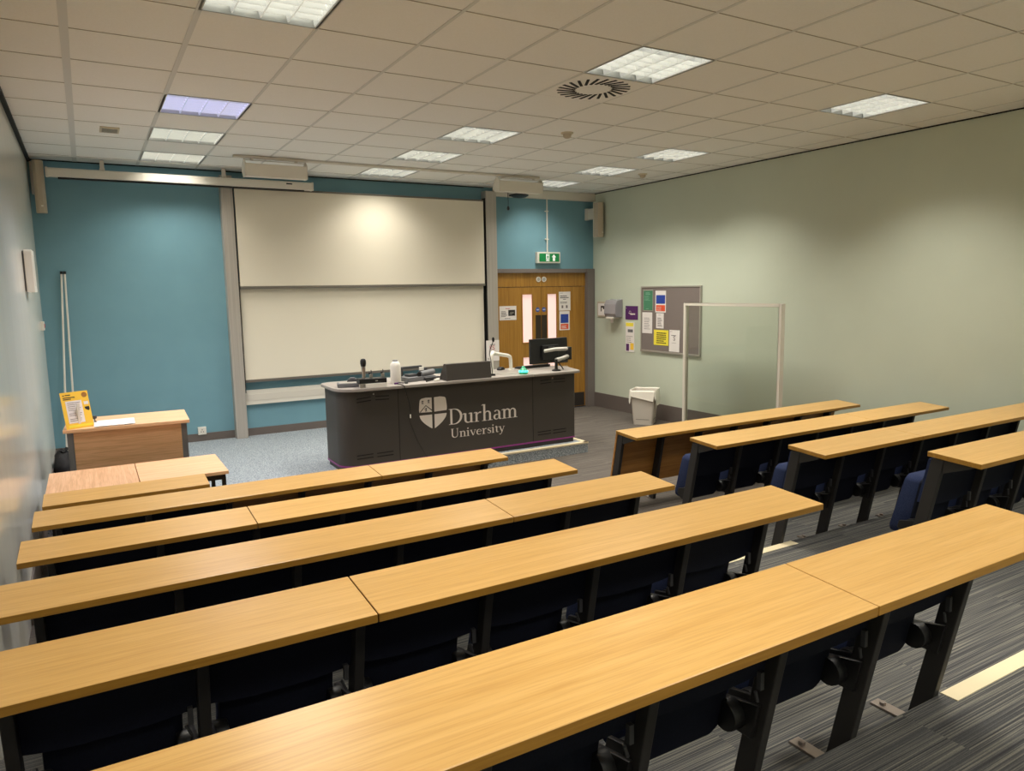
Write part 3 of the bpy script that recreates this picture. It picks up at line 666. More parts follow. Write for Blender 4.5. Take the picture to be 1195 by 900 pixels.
def ell(cx, cy, rx, ry, a0, a1, n=14): return [(cx + rx*math.cos(math.radians(a0 + (a1-a0)*k/n)), cy + ry*math.sin(math.radians(a0 + (a1-a0)*k/n))) for k in range(n+1)]
def glyph(ch):
    """serif letters, cap height 1, x-height .62: list of (points, widths) ribbons and rectangles; returns (ribbons, rects, advance)"""
    R, Q = [], []
    st, th, xh = .125, .042, .63
    def stem(x, z0, z1, w=st): Q.append((x-w/2, x+w/2, z0, z1))
    def foot(x, z=0, w=.3): Q.append((x-w/2, x+w/2, z, z+.035))
    def flag(x, z): R.append(([(x-.13, z-.055), (x, z-.01)], [.03, .07]))
    def arch(xa, xb, z=xh):
        c = (xa+xb)/2; rx = (xb-xa)/2
        R.append(([(xa+.02, z-.2)] + ell(c+.02, z-.2, rx-.02, .18, 170, 0, 10), [.03, .035, .045, .055, .06, .07, .08, .09, .1, .11, .12, .125]))
    if ch == 'D':
        stem(.19, 0, 1); Q += [(.04, .4, .965, 1), (.04, .4, 0, .035)]
        pts = [(.2, .978)] + ell(.34, .5, .44, .478, 90, -90, 18) + [(.2, .022)]
        w = [.044]*2 + [.044 + .095*math.sin(PI*k/18)**1.2 for k in range(1, 18)] + [.044]*2
        R.append((pts, w)); return R, Q, .86
    if ch == 'u':
        stem(.17, .17, xh); flag(.13, xh); R.append(([(.17, .22)] + ell(.345, .2, .175, .17, 180, 330, 10), [.125, .125, .12, .11, .1, .09, .08, .07, .06, .055, .05, .045]))
        stem(.53, 0, xh); flag(.49, xh); R.append(([(.53, .03), (.66, .03)], [.05, .04])); return R, Q, .68
    if ch in 'rnm':
        stem(.17, 0, xh); flag(.13, xh); foot(.17)
        if ch == 'r':
            R.append(([(.2, .44), (.29, .56), (.38, .6), (.46, .585)], [.03, .06, .09, .11])); return R, Q, .49
        arch(.17, .52); stem(.52, 0, xh-.19); foot(.52)
        if ch == 'm': arch(.52, .87); stem(.87, 0, xh-.19); foot(.87); return R, Q, 1.03
        return R, Q, .69
    if ch == 'h':
        stem(.17, 0, 1.08); flag(.13, 1.08); foot(.17); arch(.17, .52); stem(.52, 0, xh-.19); foot(.52); return R, Q, .69
    if ch == 'a':
        stem(.42, .06, .46); R.append((ell(.265, .44, .155, .17, 150, 0, 10), [.1, .085, .07, .055, .045, .045, .055, .075, .1, .115, .12]))
        R.append(([(.42, .36), (.3, .33)] + ell(.235, .175, .135, .155, 100, 300, 10) + [(.42, .12)], [.03, .04, .06, .09, .11, .12, .12, .11, .09, .07, .055, .045, .04, .035]))
        R.append(([(.42, .1), (.46, .03), (.56, .04)], [.12, .08, .04])); return R, Q, .57
    if ch == 'U':
        stem(.2, .3, 1); Q += [(.06, .34, .965, 1), (.58, .82, .965, 1)]; stem(.7, .3, 1, .055)
        R.append(([(.2, .32)] + ell(.45, .3, .25, .27, 180, 360, 14) + [(.7, .32)], [.125]*3 + [.12, .115, .105, .095, .085, .078, .07, .065, .06, .058, .055, .055, .055, .055])); return R, Q, .87
    if ch == 'i':
        stem(.17, 0, xh); flag(.13, xh); foot(.17); R.append((ell(.165, .86, .0, .0, 0, 1, 1), .01)); Q.append((.1, .23, .8, .93)); return R, Q, .35
    if ch in 'vy':
        R.append(([(.1, xh), (.33, .02)], [.12, .11])); R.append(([(.54, xh), (.34, .02)], [.045, .045])); Q += [(.0, .24, xh-.03, xh), (.42, .64, xh-.03, xh)]
        if ch == 'y': R.append(([(.345, .06), (.25, -.2), (.15, -.27), (.06, -.24)], [.06, .05, .06, .09]))
        return R, Q, .6
    if ch == 'e':
        pts = ell(.33, .31, .22, .29, 8, 320, 20); w = [.045 + .08*max(0, math.sin(math.radians((8 + 312*k/20) - 90)))**1.0 if 90 < 8+312*k/20 < 270 else .05 for k in range(21)]
        R.append((pts, w)); Q.append((.13, .56, .345, .385)); R.append(([(.548, .34), (.53, .44)], [.05, .06])); return R, Q, .61
    if ch == 's':
        R.append(([(.38, .5), (.33, .58), (.24, .6), (.14, .56), (.11, .47), (.17, .39), (.27, .33), (.37, .25), (.4, .15), (.34, .05), (.24, .02), (.14, .05), (.09, .14)], [.06, .05, .05, .07, .09, .11, .12, .11, .09, .06, .05, .05, .07])); return R, Q, .47
    if ch == 't':
        stem(.19, .12, .68); R.append(([(.05, .6), (.18, .76)], [.04, .05])); Q.append((.04, .38, xh-.045, xh)); R.append(([(.19, .16), (.22, .05), (.3, .03), (.39, .08)], [.125, .1, .06, .04])); return R, Q, .42
    return R, Q, .4
def word(txt, xa, xb, zbase, cap, name):
    adv = sum(glyph(c)[2] for c in txt); sx = (xb-xa)/adv; m = MB(); x = xa; lvl = 0
    for c in txt:
        R, Q, a = glyph(c)
        PP = lambda u, v: (x + u*sx, YF - .0002*lvl, zbase + v*cap)
        for pts, w in R:
            lvl = (lvl+1) % 5
            wl = w if isinstance(w, list) else [w]*len(pts)
            wl = (wl + [wl[-1]]*len(pts))[:len(pts)]
            ribbon(m, pts, wl, PP)
        for a0, a1, b0, b1 in Q:
            lvl = (lvl+1) % 5
            m.quad(PP(a0, b0), PP(a1, b0), PP(a1, b1), PP(a0, b1))
        x += a*sx
    m.build(name, 'letter', t)
word('Durham', lx(3.565), lx(4.40), .363, .165, 'upper_lettering')
word('University', lx(3.585), lx(4.235), .222, .096, 'lower_lettering')

# ------------------------------------------------------------------ things on the lectern
ZT = .946 + .0005
t = thing('junction_box', 'flat light grey box at the left end of the lectern top', 'box', (2.575, -2.38, ZT), math.radians(-14))
B(-.1, .11, -.07, .07, .004, .038).build('case', 'midgrey', t, bevel=.004); B(-.08, .09, -.05, .05, .038, .041).build('lid_panel', 'alu', t)
t = thing('clicker', 'dark curved handset lying behind the flat box on the lectern', 'remote control', (2.665, -2.27, ZT), math.radians(-20))
MB().prism([(-.07, 0), (.075, 0), (.075, .03), (.04, .06), (-.01, .072), (-.05, .055)], 'y', -.03, .03).build('body', 'darkgrey', t, bevel=.008, smooth=.8)
B(-.03, .02, -.02, .02, .066, .073).build('button_pad', 'midgrey', t)
t = thing('microphone_dock', 'black and silver charging dock on the lectern holding the microphones', 'charging dock', (2.765, -2.545, ZT), math.radians(-4))
B(-.115, .135, -.062, .055, .0, .042).build('base_unit', 'white', t, bevel=.004)
B(-.135, .135, -.06, .06, .04, .088).build('charger_top', 'black', t, bevel=.004)
B(-.13, -.075, -.062, -.05, .0, .045).build('front_block', 'silver', t, bevel=.003)
B(.02, .045, -.0615, -.06, .06, .07).build('mark', 'alu', t)
t = thing('handheld_microphone', 'silver handheld microphone with black head standing in the dock', 'microphone', (2.687, -2.545, ZT+.0885))
MB().lathe([(0, 0), (.016, 0), (.018, .06), (.021, .12), (.022, .122)], seg=16).build('handle', 'silver', t, smooth=.6)
MB().lathe([(.022, .118), (.026, .13), (.029, .15), (.027, .175), (.018, .19), (0, .194)], seg=18).build('head', 'black', t, smooth=.8)
for x, lab in ((2.76, 'clip microphone in the dock, nearer the handheld microphone'), (2.88, 'clip microphone in the dock, nearer the white bottle')):
    t = thing('clip_microphone', lab, 'microphone', (x, -2.545, ZT+.0885), 0, 'clip microphones in the dock')
    B(-.016, .016, -.01, .01, 0, .04).build('transmitter', 'silver', t, bevel=.004)
    MB().tube([(0, 0, .04), (.006, 0, .06), (.002, 0, .078)], [.009, .006, .004], 8).build('capsule', 'darkgrey', t)
    B(-.02, -.008, -.008, .008, .038, .054).build('clip', 'black', t)
t = thing('wipes_bottle', 'tall white bottle standing on the lectern beside the dock', 'bottle', (3.07, -2.40, ZT))
MB().lathe([(0, 0), (.05, 0), (.054, .01), (.053, .17), (.047, .2), (.034, .215), (.03, .222), (0, .222)], seg=28).build('bottle_body', 'white', t, smooth=.6)
MB().lathe([(0, .22), (.026, .22), (.026, .232), (.012, .236), (0, .236)], seg=18).build('cap', 'midgrey', t, smooth=.6)
t = thing('cable_adaptors', 'small tangle of purple and grey cable adaptors in front of the bottle', 'cable', (3.09, -2.50, ZT))
MB().tube([(-.06, 0, .008), (-.02, .02, .012), (.02, -.01, .008), (.06, .02, .02), (.09, .05, .008)], .006, 6).build('lead', 'darkgrey', t)
B(-.075, -.035, -.012, .012, 0, .016).build('plug', 'purple', t, bevel=.003); B(.03, .06, -.03, -.01, 0, .016).build('plug', 'darkgrey', t, bevel=.003)

t = thing('document_camera', 'grey folded document camera on the lectern beside the white bottle', 'document camera', (3.34, -2.32, ZT), math.radians(10))
b = MB(); b.prism([(-.17, .0), (.16, .0), (.19, .03), (.16, .045), (-.17, .045)], 'y', -.09, .13); b.build('base', 'midgrey', t, bevel=.006)
fr_ = MB(); fr_.box(-.15, -.12, .08, .12, .045, .135); fr_.box(.1, .14, .02, .12, .045, .12); fr_.box(-.15, .12, .09, .12, .115, .14); fr_.build('folding_frame', 'darkgrey', t, bevel=.005)
a_ = MB(); a_.tube([(.19, -.01, .075), (-.0, -.06, .065)], .032, 16); a_.build('camera_arm', 'midgrey', t, bevel=.003, smooth=.6)
MB().lathe([(0, -.004), (.026, -.004), (.026, .004)], (-.02, -.066, .066), 'y', 16).build('lens', 'black', t)
B(.02, .07, -.02, 0, .1, .135).build('lamp_head', 'white', t, bevel=.004)
B(-.12, -.02, -.03, .06, .046, .07).build('control_pad', 'darkgrey', t, bevel=.004)
B(.02, .2, -.13, -.08, .02, .035).build('side_arm', 'darkgrey', t, bevel=.004)
t = thing('tablet_cable', 'short black cable with white plug lying beside the control panel', 'cable', (3.47, -2.52, ZT))
MB().tube([(-.12, 0, .006), (-.05, .02, .012), (.0, .01, .02), (.03, -.01, .006)], .006, 6).build('lead', 'black', t)
B(-.035, .02, -.03, .0, 0, .022).build('plug', 'white', t, bevel=.005)

t = thing('control_panel', 'dark grey wedge shaped touch panel seen from behind on the lectern', 'control panel', (3.81, -2.575, ZT))
MB().prism([(-.02, 0), (.17, 0), (.155, .035), (.055, .172), (-.005, .172)], 'x', -.26, .26).build('casing', 'charcoal', t, bevel=.004)
MB().hexa([(-.22, .16, .045), (.22, .16, .045), (.22, .155, .04), (-.22, .155, .04), (-.22, .068, .168), (.22, .068, .168), (.22, .062, .16), (-.22, .062, .16)]).build('screen', 'black', t)
t = thing('gooseneck_microphone', 'thin black gooseneck microphone rising behind the control panel', 'microphone', (4.158, -2.46, ZT))
MB().tube([(0, 0, 0), (-.02, 0, .17), (-.035, 0, .235), (-.025, 0, .29), (.0, 0, .345), (.012, 0, .37)], .0045, 8).build('neck', 'black', t, smooth=.8)
MB().lathe([(0, 0), (.011, .006), (.014, .03), (.009, .05), (0, .053)], (.013, 0, .362), 'z', 12).build('windshield', 'black', t, smooth=.8)
MB().lathe([(0, 0), (.03, 0), (.026, .02), (0, .022)], seg=16).build('base', 'black', t, smooth=.6)
t = thing('tube_handle', 'bent white tube standing on the lectern beside the control panel', 'tube', (4.20, -2.36, ZT))
cv = []
P0, P1_, P2_, P3_ = Vector((0, 0, 0)), Vector((0, 0, .235)), Vector((.37, .25, .165)), Vector((.40, .27, 0))
cv = [P0, P0.lerp(P1_, .78), P1_ + Vector((.006, .004, -.022)), P1_ + Vector((.03, .02, .002)), P1_.lerp(P2_, .2), P1_.lerp(P2_, .9), P2_ + Vector((.012, .008, -.012)), P2_ + Vector((.024, .016, -.05)), P3_]
MB().tube(cv, .021, 14).build('bent_tube', 'white', t, smooth=.8)
MB().lathe([(0, 0), (.036, 0), (.034, .012), (0, .014)], seg=18).build('foot', 'white', t, smooth=.6)
MB().lathe([(0, 0), (.036, 0), (.034, .012), (0, .014)], (.40, .27, 0), seg=18).build('foot', 'white', t, smooth=.6)
tag(B(4.27, 4.50, -2.46, -2.25, ZT, ZT+.003).build('mouse_mat', 'alu', bevel=.001), 'thin grey mat on the lectern in front of the mouse', 'mouse mat')
t = thing('computer_mouse', 'small black computer mouse beside the bent white arm', 'mouse', (4.50, -2.03, ZT), .5)
MB().prism([(-.05, 0), (.05, 0), (.048, .016), (.02, .034), (-.02, .034), (-.046, .02)], 'y', -.028, .028).build('body', 'black', t, bevel=.008, smooth=.9)
B(.02, .035, -.004, .004, .024, .033).build('scroll_wheel', 'midgrey', t)
t = thing('keyboard', 'black keyboard on the lectern in front of the monitor', 'keyboard', (4.93, -2.03, ZT), math.radians(9))
MB().hexa([(-.22, -.07, 0), (.22, -.07, 0), (.22, .07, 0), (-.22, .07, 0), (-.22, -.07, .03), (.22, -.07, .03), (.22, .07, .014), (-.22, .07, .014)]).build('case', 'black', t, bevel=.003)
k_ = MB()
for r in range(5):
    for c in range(14): k_.box(-.205+c*.0295, -.181+c*.0295, -.058+r*.025, -.038+r*.025, .014+(.012-.0029*r), .033-.003*r)
k_.build('keys', 'darkgrey', t)
t = thing('busylight', 'small green glowing beacon on the lectern', 'beacon', (4.50, -2.535, ZT))
MB().lathe([(0, 0), (.045, 0), (.05, .012), (.049, .022)], seg=24).build('base', 'beacon', t, smooth=.6)
MB().lathe([(.049, .022), (.052, .026), (.05, .036), (.045, .04)], seg=24).build('light_ring', 'beaconlit', t, smooth=.6)
MB().lathe([(.045, .04), (.034, .056), (.022, .066), (.018, .078), (.012, .086), (0, .088)], seg=24).build('dome', 'beacon', t, smooth=.8)
t = thing('monitor', 'black flat computer monitor seen from behind on the lectern', 'monitor', (5.075, -2.17, ZT), math.radians(4))
MB().hexa([(-.275, -.012, .055), (.275, -.012, .055), (.275, .022, .055), (-.275, .022, .055), (-.27, -.0, .345), (.27, -.0, .345), (.27, .034, .345), (-.27, .034, .345)]).build('screen_housing', 'black', t, bevel=.006)
B(-.12, .12, -.035, -.008, .1, .27).build('rear_cover', 'black', t, bevel=.012)
B(-.02, .05, -.037, -.034, .215, .228).build('label', 'paper', t)
w_ = MB(); [w_.box(-.03+q*.017, -.02+q*.017, -.0365, -.0345, .242, .252) for q in range(5)]; w_.build('maker_mark', 'midgrey', t)
t = thing('monitor_stand', 'jointed grey monitor stand on the lectern in front of the monitor', 'monitor stand', (4.955, -2.50, ZT))
MB().lathe([(0, 0), (.05, 0), (.05, .012), (.024, .02), (.018, .022), (.018, .13), (0, .13)], seg=18).build('pole', 'blackmetal', t, smooth=.6)
MB().tube([(0, 0, .12), (.1, .03, .13), (.21, .07, .15)], [.026, .024, .024], 10).build('lower_arm', 'alu', t, smooth=.8)
MB().tube([(.21, .07, .235), (.1, .16, .23), (.01, .26, .205)], [.022, .022, .022], 10).build('upper_arm', 'alu', t, smooth=.8)
MB().lathe([(0, .11), (.034, .11), (.034, .255), (0, .255)], (.225, .075, 0), seg=16).build('elbow_joint', 'black', t, bevel=.004, smooth=.7)
MB().tube([(.03, 0, .09), (.12, .05, .02), (.15, .08, .004)], .007, 8).build('cable', 'black', t)
B(.03, .16, .0, .04, .085, .1).build('cable_cover', 'black', t, bevel=.004)
t = thing('dangling_cable', 'thin black cable with white plug hanging down the lectern front', 'cable', (3.06, -2.63, ZT))
MB().tube([(-.02, .12, .004), (.0, .02, .004), (.003, -.008, -.004), (.02, -.003, -.06), (.05, 0, -.17), (.063, 0, -.26), (.062, 0, -.30)], .0045, 6).build('lead', 'black', t, smooth=.8)
B(.056, .068, -.006, .006, -.335, -.295).build('plug', 'white', t, bevel=.004)
t = thing('dangling_cable', 'thin dark cable slanting down the lectern front beside the crest', 'cable', (3.12, -2.568, .64))
MB().tube([(0, 0, 0), (.035, 0, -.12), (.095, 0, -.28), (.165, 0, -.41), (.22, 0, -.505)], .0022, 5).build('lead', 'black', t, smooth=.8)
t = thing('dangling_cable', 'short cable loop hanging from the right end of the lectern top', 'cable', (5.325, -2.2, ZT))
MB().tube([(-.1, 0, .004), (-.02, .0, .006), (.006, 0, -.01), (.02, .01, -.07), (.035, .01, -.13)], .005, 6).build('lead', 'speaker', t, smooth=.8)
MB().tube([(.006, 0, -.01), (.012, -.01, -.06), (.03, -.01, -.105)], .004, 6).build('lead', 'darkgrey', t, smooth=.8)

# ------------------------------------------------------------------ left front corner
t = thing('office_desk', 'small beech desk with modesty panel on the podium by the left wall', 'desk', (.65, -2.36, PZ), math.radians(-2.4))
DZ = .70
B(-.46, .46, -.315, .315, DZ-.026, DZ).build('desktop', 'beech', t, bevel=.002)
B(-.395, .395, -.245, -.228, .12, DZ-.026).build('modesty_panel', 'beech', t)
for s_ in (-1, 1):
    m = MB(); m.box(s_*.42-.02, s_*.42+.02, -.25, -.21, 0, DZ-.026); m.box(s_*.42-.02, s_*.42+.02, .2, .24, 0, DZ-.026); m.box(s_*.42-.02, s_*.42+.02, -.25, .24, DZ-.06, DZ-.026); m.box(s_*.42-.025, s_*.42+.025, -.29, .28, 0, .03)
    m.build('leg_frame', 'legsteel_light', t, bevel=.003)
# yellow sign
zs = PZ + DZ + .001
t = thing('display_stand', 'leaning amber yellow information card on the small beech desk', 'sign', (.302, -2.60, zs), math.radians(26))
tilt = math.radians(-13)
Rm = Matrix.Rotation(tilt, 4, 'X')
def slab(x0_, x1_, z0_, z1_, y0_, y1_): return MB().box(x0_, x1_, y0_, y1_, z0_, z1_).xf(Rm)
slab(-.105, .105, 0, .297, 0, .006).build('card', 'amber', t)
slab(-.078, .045, .045, .225, -.001, 0).build('inset_page', 'paper', t)
tx = MB(); rr = random.Random(5)
for k in range(11):
    if k in (2, 5): continue
    q = slab(-.066, -.066 + .1*rr.uniform(.6, 1), .062+k*.0145, .066+k*.0145, -.002, -.001); tx.add(q.v, q.f)
tx.build('page_text', 'ink', t)
hd = MB()
for a0, a1, b0 in ((-.09, -.075, .268), (-.07, -.03, .27), (-.09, -.0, .25), (-.09, -.03, .237)): q = slab(a0, a1, b0, b0+.007, -.001, 0); hd.add(q.v, q.f)
hd.build('heading', 'blackink', t)
MB().lathe([(.013, -.0012), (.021, -.0012), (.021, 0), (.013, 0)], (.075, 0, .265), 'y', 24).xf(Rm).build('ring_logo', 'oak_panel', t)
slab(.06, .095, .185, .21, -.001, 0).build('pale_block', 'paper', t)
MB().prism([(.06, .165), (.095, .168), (.098, .145), (.088, .132), (.064, .148)], 'y', -.001, 0).xf(Rm).build('photo', 'blackink', t)
slab(-.085, .1, .012, .03, -.001, 0).build('footer_band', 'yellow', t)
MB().prism([(.0, .0), (.09, .0), (.0, .2)], 'x', -.01, .01).xf(Matrix.Translation((0, .008, 0))).build('strut', 'white', t)
t = thing('paper_stack', 'white papers lying on the small beech desk beside the amber card', 'paper', (.545, -2.50, zs), math.radians(-1))
for k, (a, b_) in enumerate(((0, 0), (.006, -.01), (-.004, .008))):
    B(-.14+b_, .14+b_, -.155+a, .155+a, .003*k, .003*k+.0025).build('sheet', 'paper', t)
B(.07, .13, -.155, -.15, .0, .004).build('clip', 'midgrey', t)
t = thing('webcam', 'tiny dark gadget on the beech desk between the card and the papers', 'gadget', (.40, -2.38, zs))
MB().lathe([(0, 0), (.02, 0), (.02, .01), (.008, .014), (.008, .03), (.02, .036), (.02, .056), (0, .06)], seg=16).build('body', 'darkgrey', t, smooth=.6)
B(-.03, .0, -.02, .0, 0, .03).build('base', 'white', t, bevel=.004)
# poles
for (x0, x1, y1, lab) in ((.105, .214, -.035, 'white pole leaning in the left corner, nearer the wall'), (.2, .244, -.03, 'white pole leaning in the left corner, nearer the whiteboard')):
    t = thing('blind_pole', lab, 'pole', (x0, -.14, PZ), 0, 'white poles in the left corner')
    MB().tube([(0, 0, .0), (x1-x0, y1+.14, 1.995)], .0105, 10).build('shaft', 'white', t, smooth=.6)
    MB().tube([(x1-x0, y1+.14, 1.99), (x1-x0+.002, y1+.142, 2.02)], .015, 10).build('tip', 'black', t, smooth=.6)
# bag
t = thing('black_bag', 'crumpled black bag on the floor between the beech desk and left wall', 'bag', (.10, -.95, PZ))
vs = []; b = MB(); n1, n2 = 10, 14; rr = random.Random(3)
prof = [(.0, .0), (.11, .0), (.135, .05), (.125, .12), (.1, .18), (.07, .22), (.05, .225), (.055, .235), (.03, .24), (0, .235)]
for r, h_ in prof:
    for k in range(n2):
        a = 2*PI*k/n2; q = r*(1 + rr.uniform(-.3, .3)) ; vs.append((max(-.09, .7*q*math.cos(a)), 1.3*q*math.sin(a), h_ + (rr.uniform(-.012, .012) if h_ > 0 else 0)))
b.add(vs, [(i*n2+k, i*n2+(k+1) % n2, (i+1)*n2+(k+1) % n2, (i+1)*n2+k) for i in range(len(prof)-1) for k in range(n2)])
b.build('bag_body', 'bag', t, smooth=1.2)
MB().tube([(0, -.03, .22), (.03, -.05, .25), (.07, 0, .24), (.03, .05, .25), (0, .03, .22)], .009, 6).build('handle', 'bag', t, smooth=.8)
# two low tables
for x0, x1, m_, lab in ((.08, .643, 'beechV', 'low square beech table against the left wall in front of the beech desk'), (.648, 1.236, 'beech', 'low square beech table with black legs beside the podium aisle')):
    cx = (x0+x1)/2; w = (x1-x0)/2
    t = thing('low_table', lab, 'table', (cx, -3.352, 0), 0, 'pair of low beech tables')
    B(-w, w, -.332, .332, .541, .566).build('table_top', m_, t, bevel=.002)
    f = MB(); f.box(-w+.02, w-.02, -.31, -.285, .50, .541); f.box(-w+.02, w-.02, .285, .31, .50, .541); f.box(-w+.02, -w+.045, -.31, .31, .50, .541); f.box(w-.045, w-.02, -.31, .31, .50, .541)
    f.build('rail_frame', 'blackmetal', t)
    for sx in (-1, 1):
        for sy in (-1, 1):
            a = sx*(w-.033); c_ = sy*.297; B(a-.014, a+.014, c_-.014, c_+.014, 0 if c_ < .2 else 0, .52).build('leg', 'blackmetal', t)

# ------------------------------------------------------------------ bench desk rows and tip-up seats
SL = .2
def leg_y(i, z): return Yr[i] - .005 + ((Zr[i]-.1) - z)*SL if i else Yr[0] - .03     # front edge of the leg
def make_row(i, xa, xb, split, legs, label, panel, side, group):
    t = thing('bench_desk', label, 'bench desk', (xa, Yr[i], Tz[i]), 0, group)
    zt = Zr[i] - Tz[i]
    ends = [0, split-xa, xb-xa] if split else [0, xb-xa]
    for k in range(len(ends)-1):
        a, b_ = ends[k] + (.002 if k else 0), ends[k+1] - (.002 if k < len(ends)-2 else 0)
        m = MB().hexa([(a, -D, zt-TILT-TH), (b_, -D, zt-TILT-TH), (b_, 0, zt-TH), (a, 0, zt-TH), (a, -D, zt-TILT), (b_, -D, zt-TILT), (b_, 0, zt), (a, 0, zt)])
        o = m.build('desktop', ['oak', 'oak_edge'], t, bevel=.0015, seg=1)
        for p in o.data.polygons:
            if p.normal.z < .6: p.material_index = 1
    for x in legs:
        z1 = Zr[i]-.035; z0 = Tz[i]
        yt, yb = leg_y(i, z1)-Yr[i], leg_y(i, z0)-Yr[i]
        a, b_ = x-xa-.016, x-xa+.016
        m = MB().hexa([(a, yb-.066, 0), (b_, yb-.066, 0), (b_, yb, 0), (a, yb, 0), (a, yt-.066, z1-z0), (b_, yt-.066, z1-z0), (b_, yt, z1-z0), (a, yt, z1-z0)])
        lg = m.build('leg', 'legsteel', t, bevel=.004)
        B(a-.004, b_+.012, yb-.03, yb+.13, 0, .009).build('foot_plate', 'plate', lg, bevel=.001)
        MB().lathe([(0, .009), (.012, .009), (.011, .02), (0, .021)], (x-xa+.004, yb+.095, 0), seg=8).build('bolt', 'plate', lg)
        MB().prism([(yt-.06, z1-z0-.07), (yt-.06, z1-z0+.004), (-D+.05, z1-z0-.004), (-D+.05, z1-z0-.018)], 'x', x-xa-.012, x-xa+.012).build('desk_bracket', 'legsteel', t)
    if panel:
        pa, pb = panel
        zb = .16 if i == 1 else .1
        y1, y0 = leg_y(i, Zr[i]-.03)-Yr[i], leg_y(i, Tz[i]+zb)-Yr[i]
        MB().hexa([(pa-xa, y0+.004, zb), (pb-xa, y0+.004, zb), (pb-xa, y0+.022, zb), (pa-xa, y0+.022, zb), (pa-xa, y1+.004, zt-TH), (pb-xa, y1+.004, zt-TH), (pb-xa, y1+.022, zt-TH), (pa-xa, y1+.022, zt-TH)]).build('front_panel', 'oak_panel', t)
    return t

def make_seat(w):
    """tip-up seat, folded; origin on the tread below the desk's far edge, at desk height 0 = Zr"""
    t = thing('tip_up_seat', '', 'seat', group='tip-up seats')
    hw = w/2
    def P(x, dz, off): return (x, -.005 + (-dz-.1)*SL + off, dz)
    m = MB(); xs_ = [-hw, -hw+.035, -hw+.07, -.08, .08, hw-.07, hw-.035, hw]
    bot = [-.295, -.305, -.312, -.32, -.32, -.312, -.305, -.295]
    vf, n = [], len(xs_)
    for off in (-.028, .03):
        for x, b_ in zip(xs_, bot):
            cvx = .018*(1-(x/hw)**2)
            vf.append(P(x, -.05, off + (cvx if off < 0 else cvx*.6)))
        for x, b_ in zip(xs_, bot): vf.append(P(x, b_, off + .018*(1-(x/hw)**2)*(1 if off < 0 else .6)))
    fs = []
    for k in range(n-1):
        fs += [(k, k+1, n+k+1, n+k), (2*n+k, 2*n+k+1, 3*n+k+1, 3*n+k), (k, k+1, 2*n+k+1, 2*n+k), (n+k, n+k+1, 3*n+k+1, 3*n+k)]
    fs += [(0, n, 3*n, 2*n), (n-1, 2*n-1, 4*n-1, 3*n-1)]
    m.add(vf, fs)
    o = m.build('backrest', ['navyshell', 'navy'], t, smooth=.7)
    for p in o.data.polygons:
        if p.center.y - (-.005 + (-p.center.z-.1)*SL) > .02 or abs(p.normal.y) < .5: p.material_index = 1
    pw = hw-.032
    prof = []
    out = [(-pw, -.19), (-pw, -.47), (-pw+.012, -.50), (-pw+.04, -.52), (pw-.04, -.52), (pw-.012, -.50), (pw, -.47), (pw, -.19), (pw-.03, -.165), (-pw+.03, -.165)]
    nn = len(out); vv = [P(x, z, .045) for x, z in out] + [P(x*.97, z, .17 if z < -.2 else .15) for x, z in out]
    mm = MB().add(vv, [tuple(range(nn))[::-1], tuple(range(nn, 2*nn))] + [(k, (k+1) % nn, nn+(k+1) % nn, nn+k) for k in range(nn)])
    o = mm.build('seat_pad', ['navyshell', 'navy'], t, bevel=.014, seg=2, smooth=.8)
    for p in o.data.polygons:
        if p.center.y - (-.005 + (-p.center.z-.1)*SL) > .06: p.material_index = 1
    for s_ in (-1, 1):
        xa = s_*hw
        q = MB(); a, b_ = sorted((xa, xa - s_*.016))
        q.prism([(P(0, -.39, -.045)[1], -.39), (P(0, -.50, -.045)[1], -.50), (P(0, -.50, .05)[1], -.50), (P(0, -.47, .10)[1], -.465), (P(0, -.42, .10)[1], -.425)], 'x', a, b_)
        q.build('pivot_arm', 'blackmetal', t, bevel=.004)
        MB().tube([(xa - s_*.01, P(0, -.45, .03)[1], -.45), (xa - s_*.055, P(0, -.45, .03)[1], -.45)], .045, 16).build('pivot_drum', 'black', t, bevel=.006, smooth=.7)
    sp_ = MB(); a = hw-.034
    sp_.box(a+.008, a+.022, P(0, -.31, -.044)[1], P(0, -.31, -.03)[1], -.335, -.285); sp_.tube([(a+.002, P(0, -.35, -.04)[1], -.34), (a+.016, P(0, -.37, -.04)[1], -.375)], .005, 6)
    sp_.build('spring_catch', 'darkgrey', t)
    return t

ordw = ['first', 'second', 'third', 'fourth', 'fifth', 'sixth', 'seventh']
rowL = {1: 'front', 2: 'second', 3: 'third', 4: 'fourth', 5: 'nearest'}
rowdesc = {1: 'frontmost long one', 2: 'second long one from the front', 3: 'third long one from the front', 4: 'fourth long one from the front', 5: 'largest and nearest, crossing the bottom'}
seatproto = {}
splits = {1: 2.017, 2: 1.06, 3: 2.011, 4: 1.058, 5: 1.984}
lastleg = {1: 2.905, 2: 2.905, 3: 2.905, 4: 2.885, 5: 2.83}
def seats(i, legs, where, frm):
    n = len(legs)-1
    for k in range(n):
        w = round(legs[k+1]-legs[k]-.034, 3); key = w
        loc = ((legs[k]+legs[k+1])/2, Yr[i], Zr[i])
        nth = (n-1-k) if frm == 'left' else k
        lab = 'navy tip-up seat at %s, %s from the aisle' % (where, ordw[nth])
        if key not in seatproto:
            s = make_seat(w); seatproto[key] = s; s.location = loc; s['label'] = lab
        else: dup(seatproto[key], loc, lab)

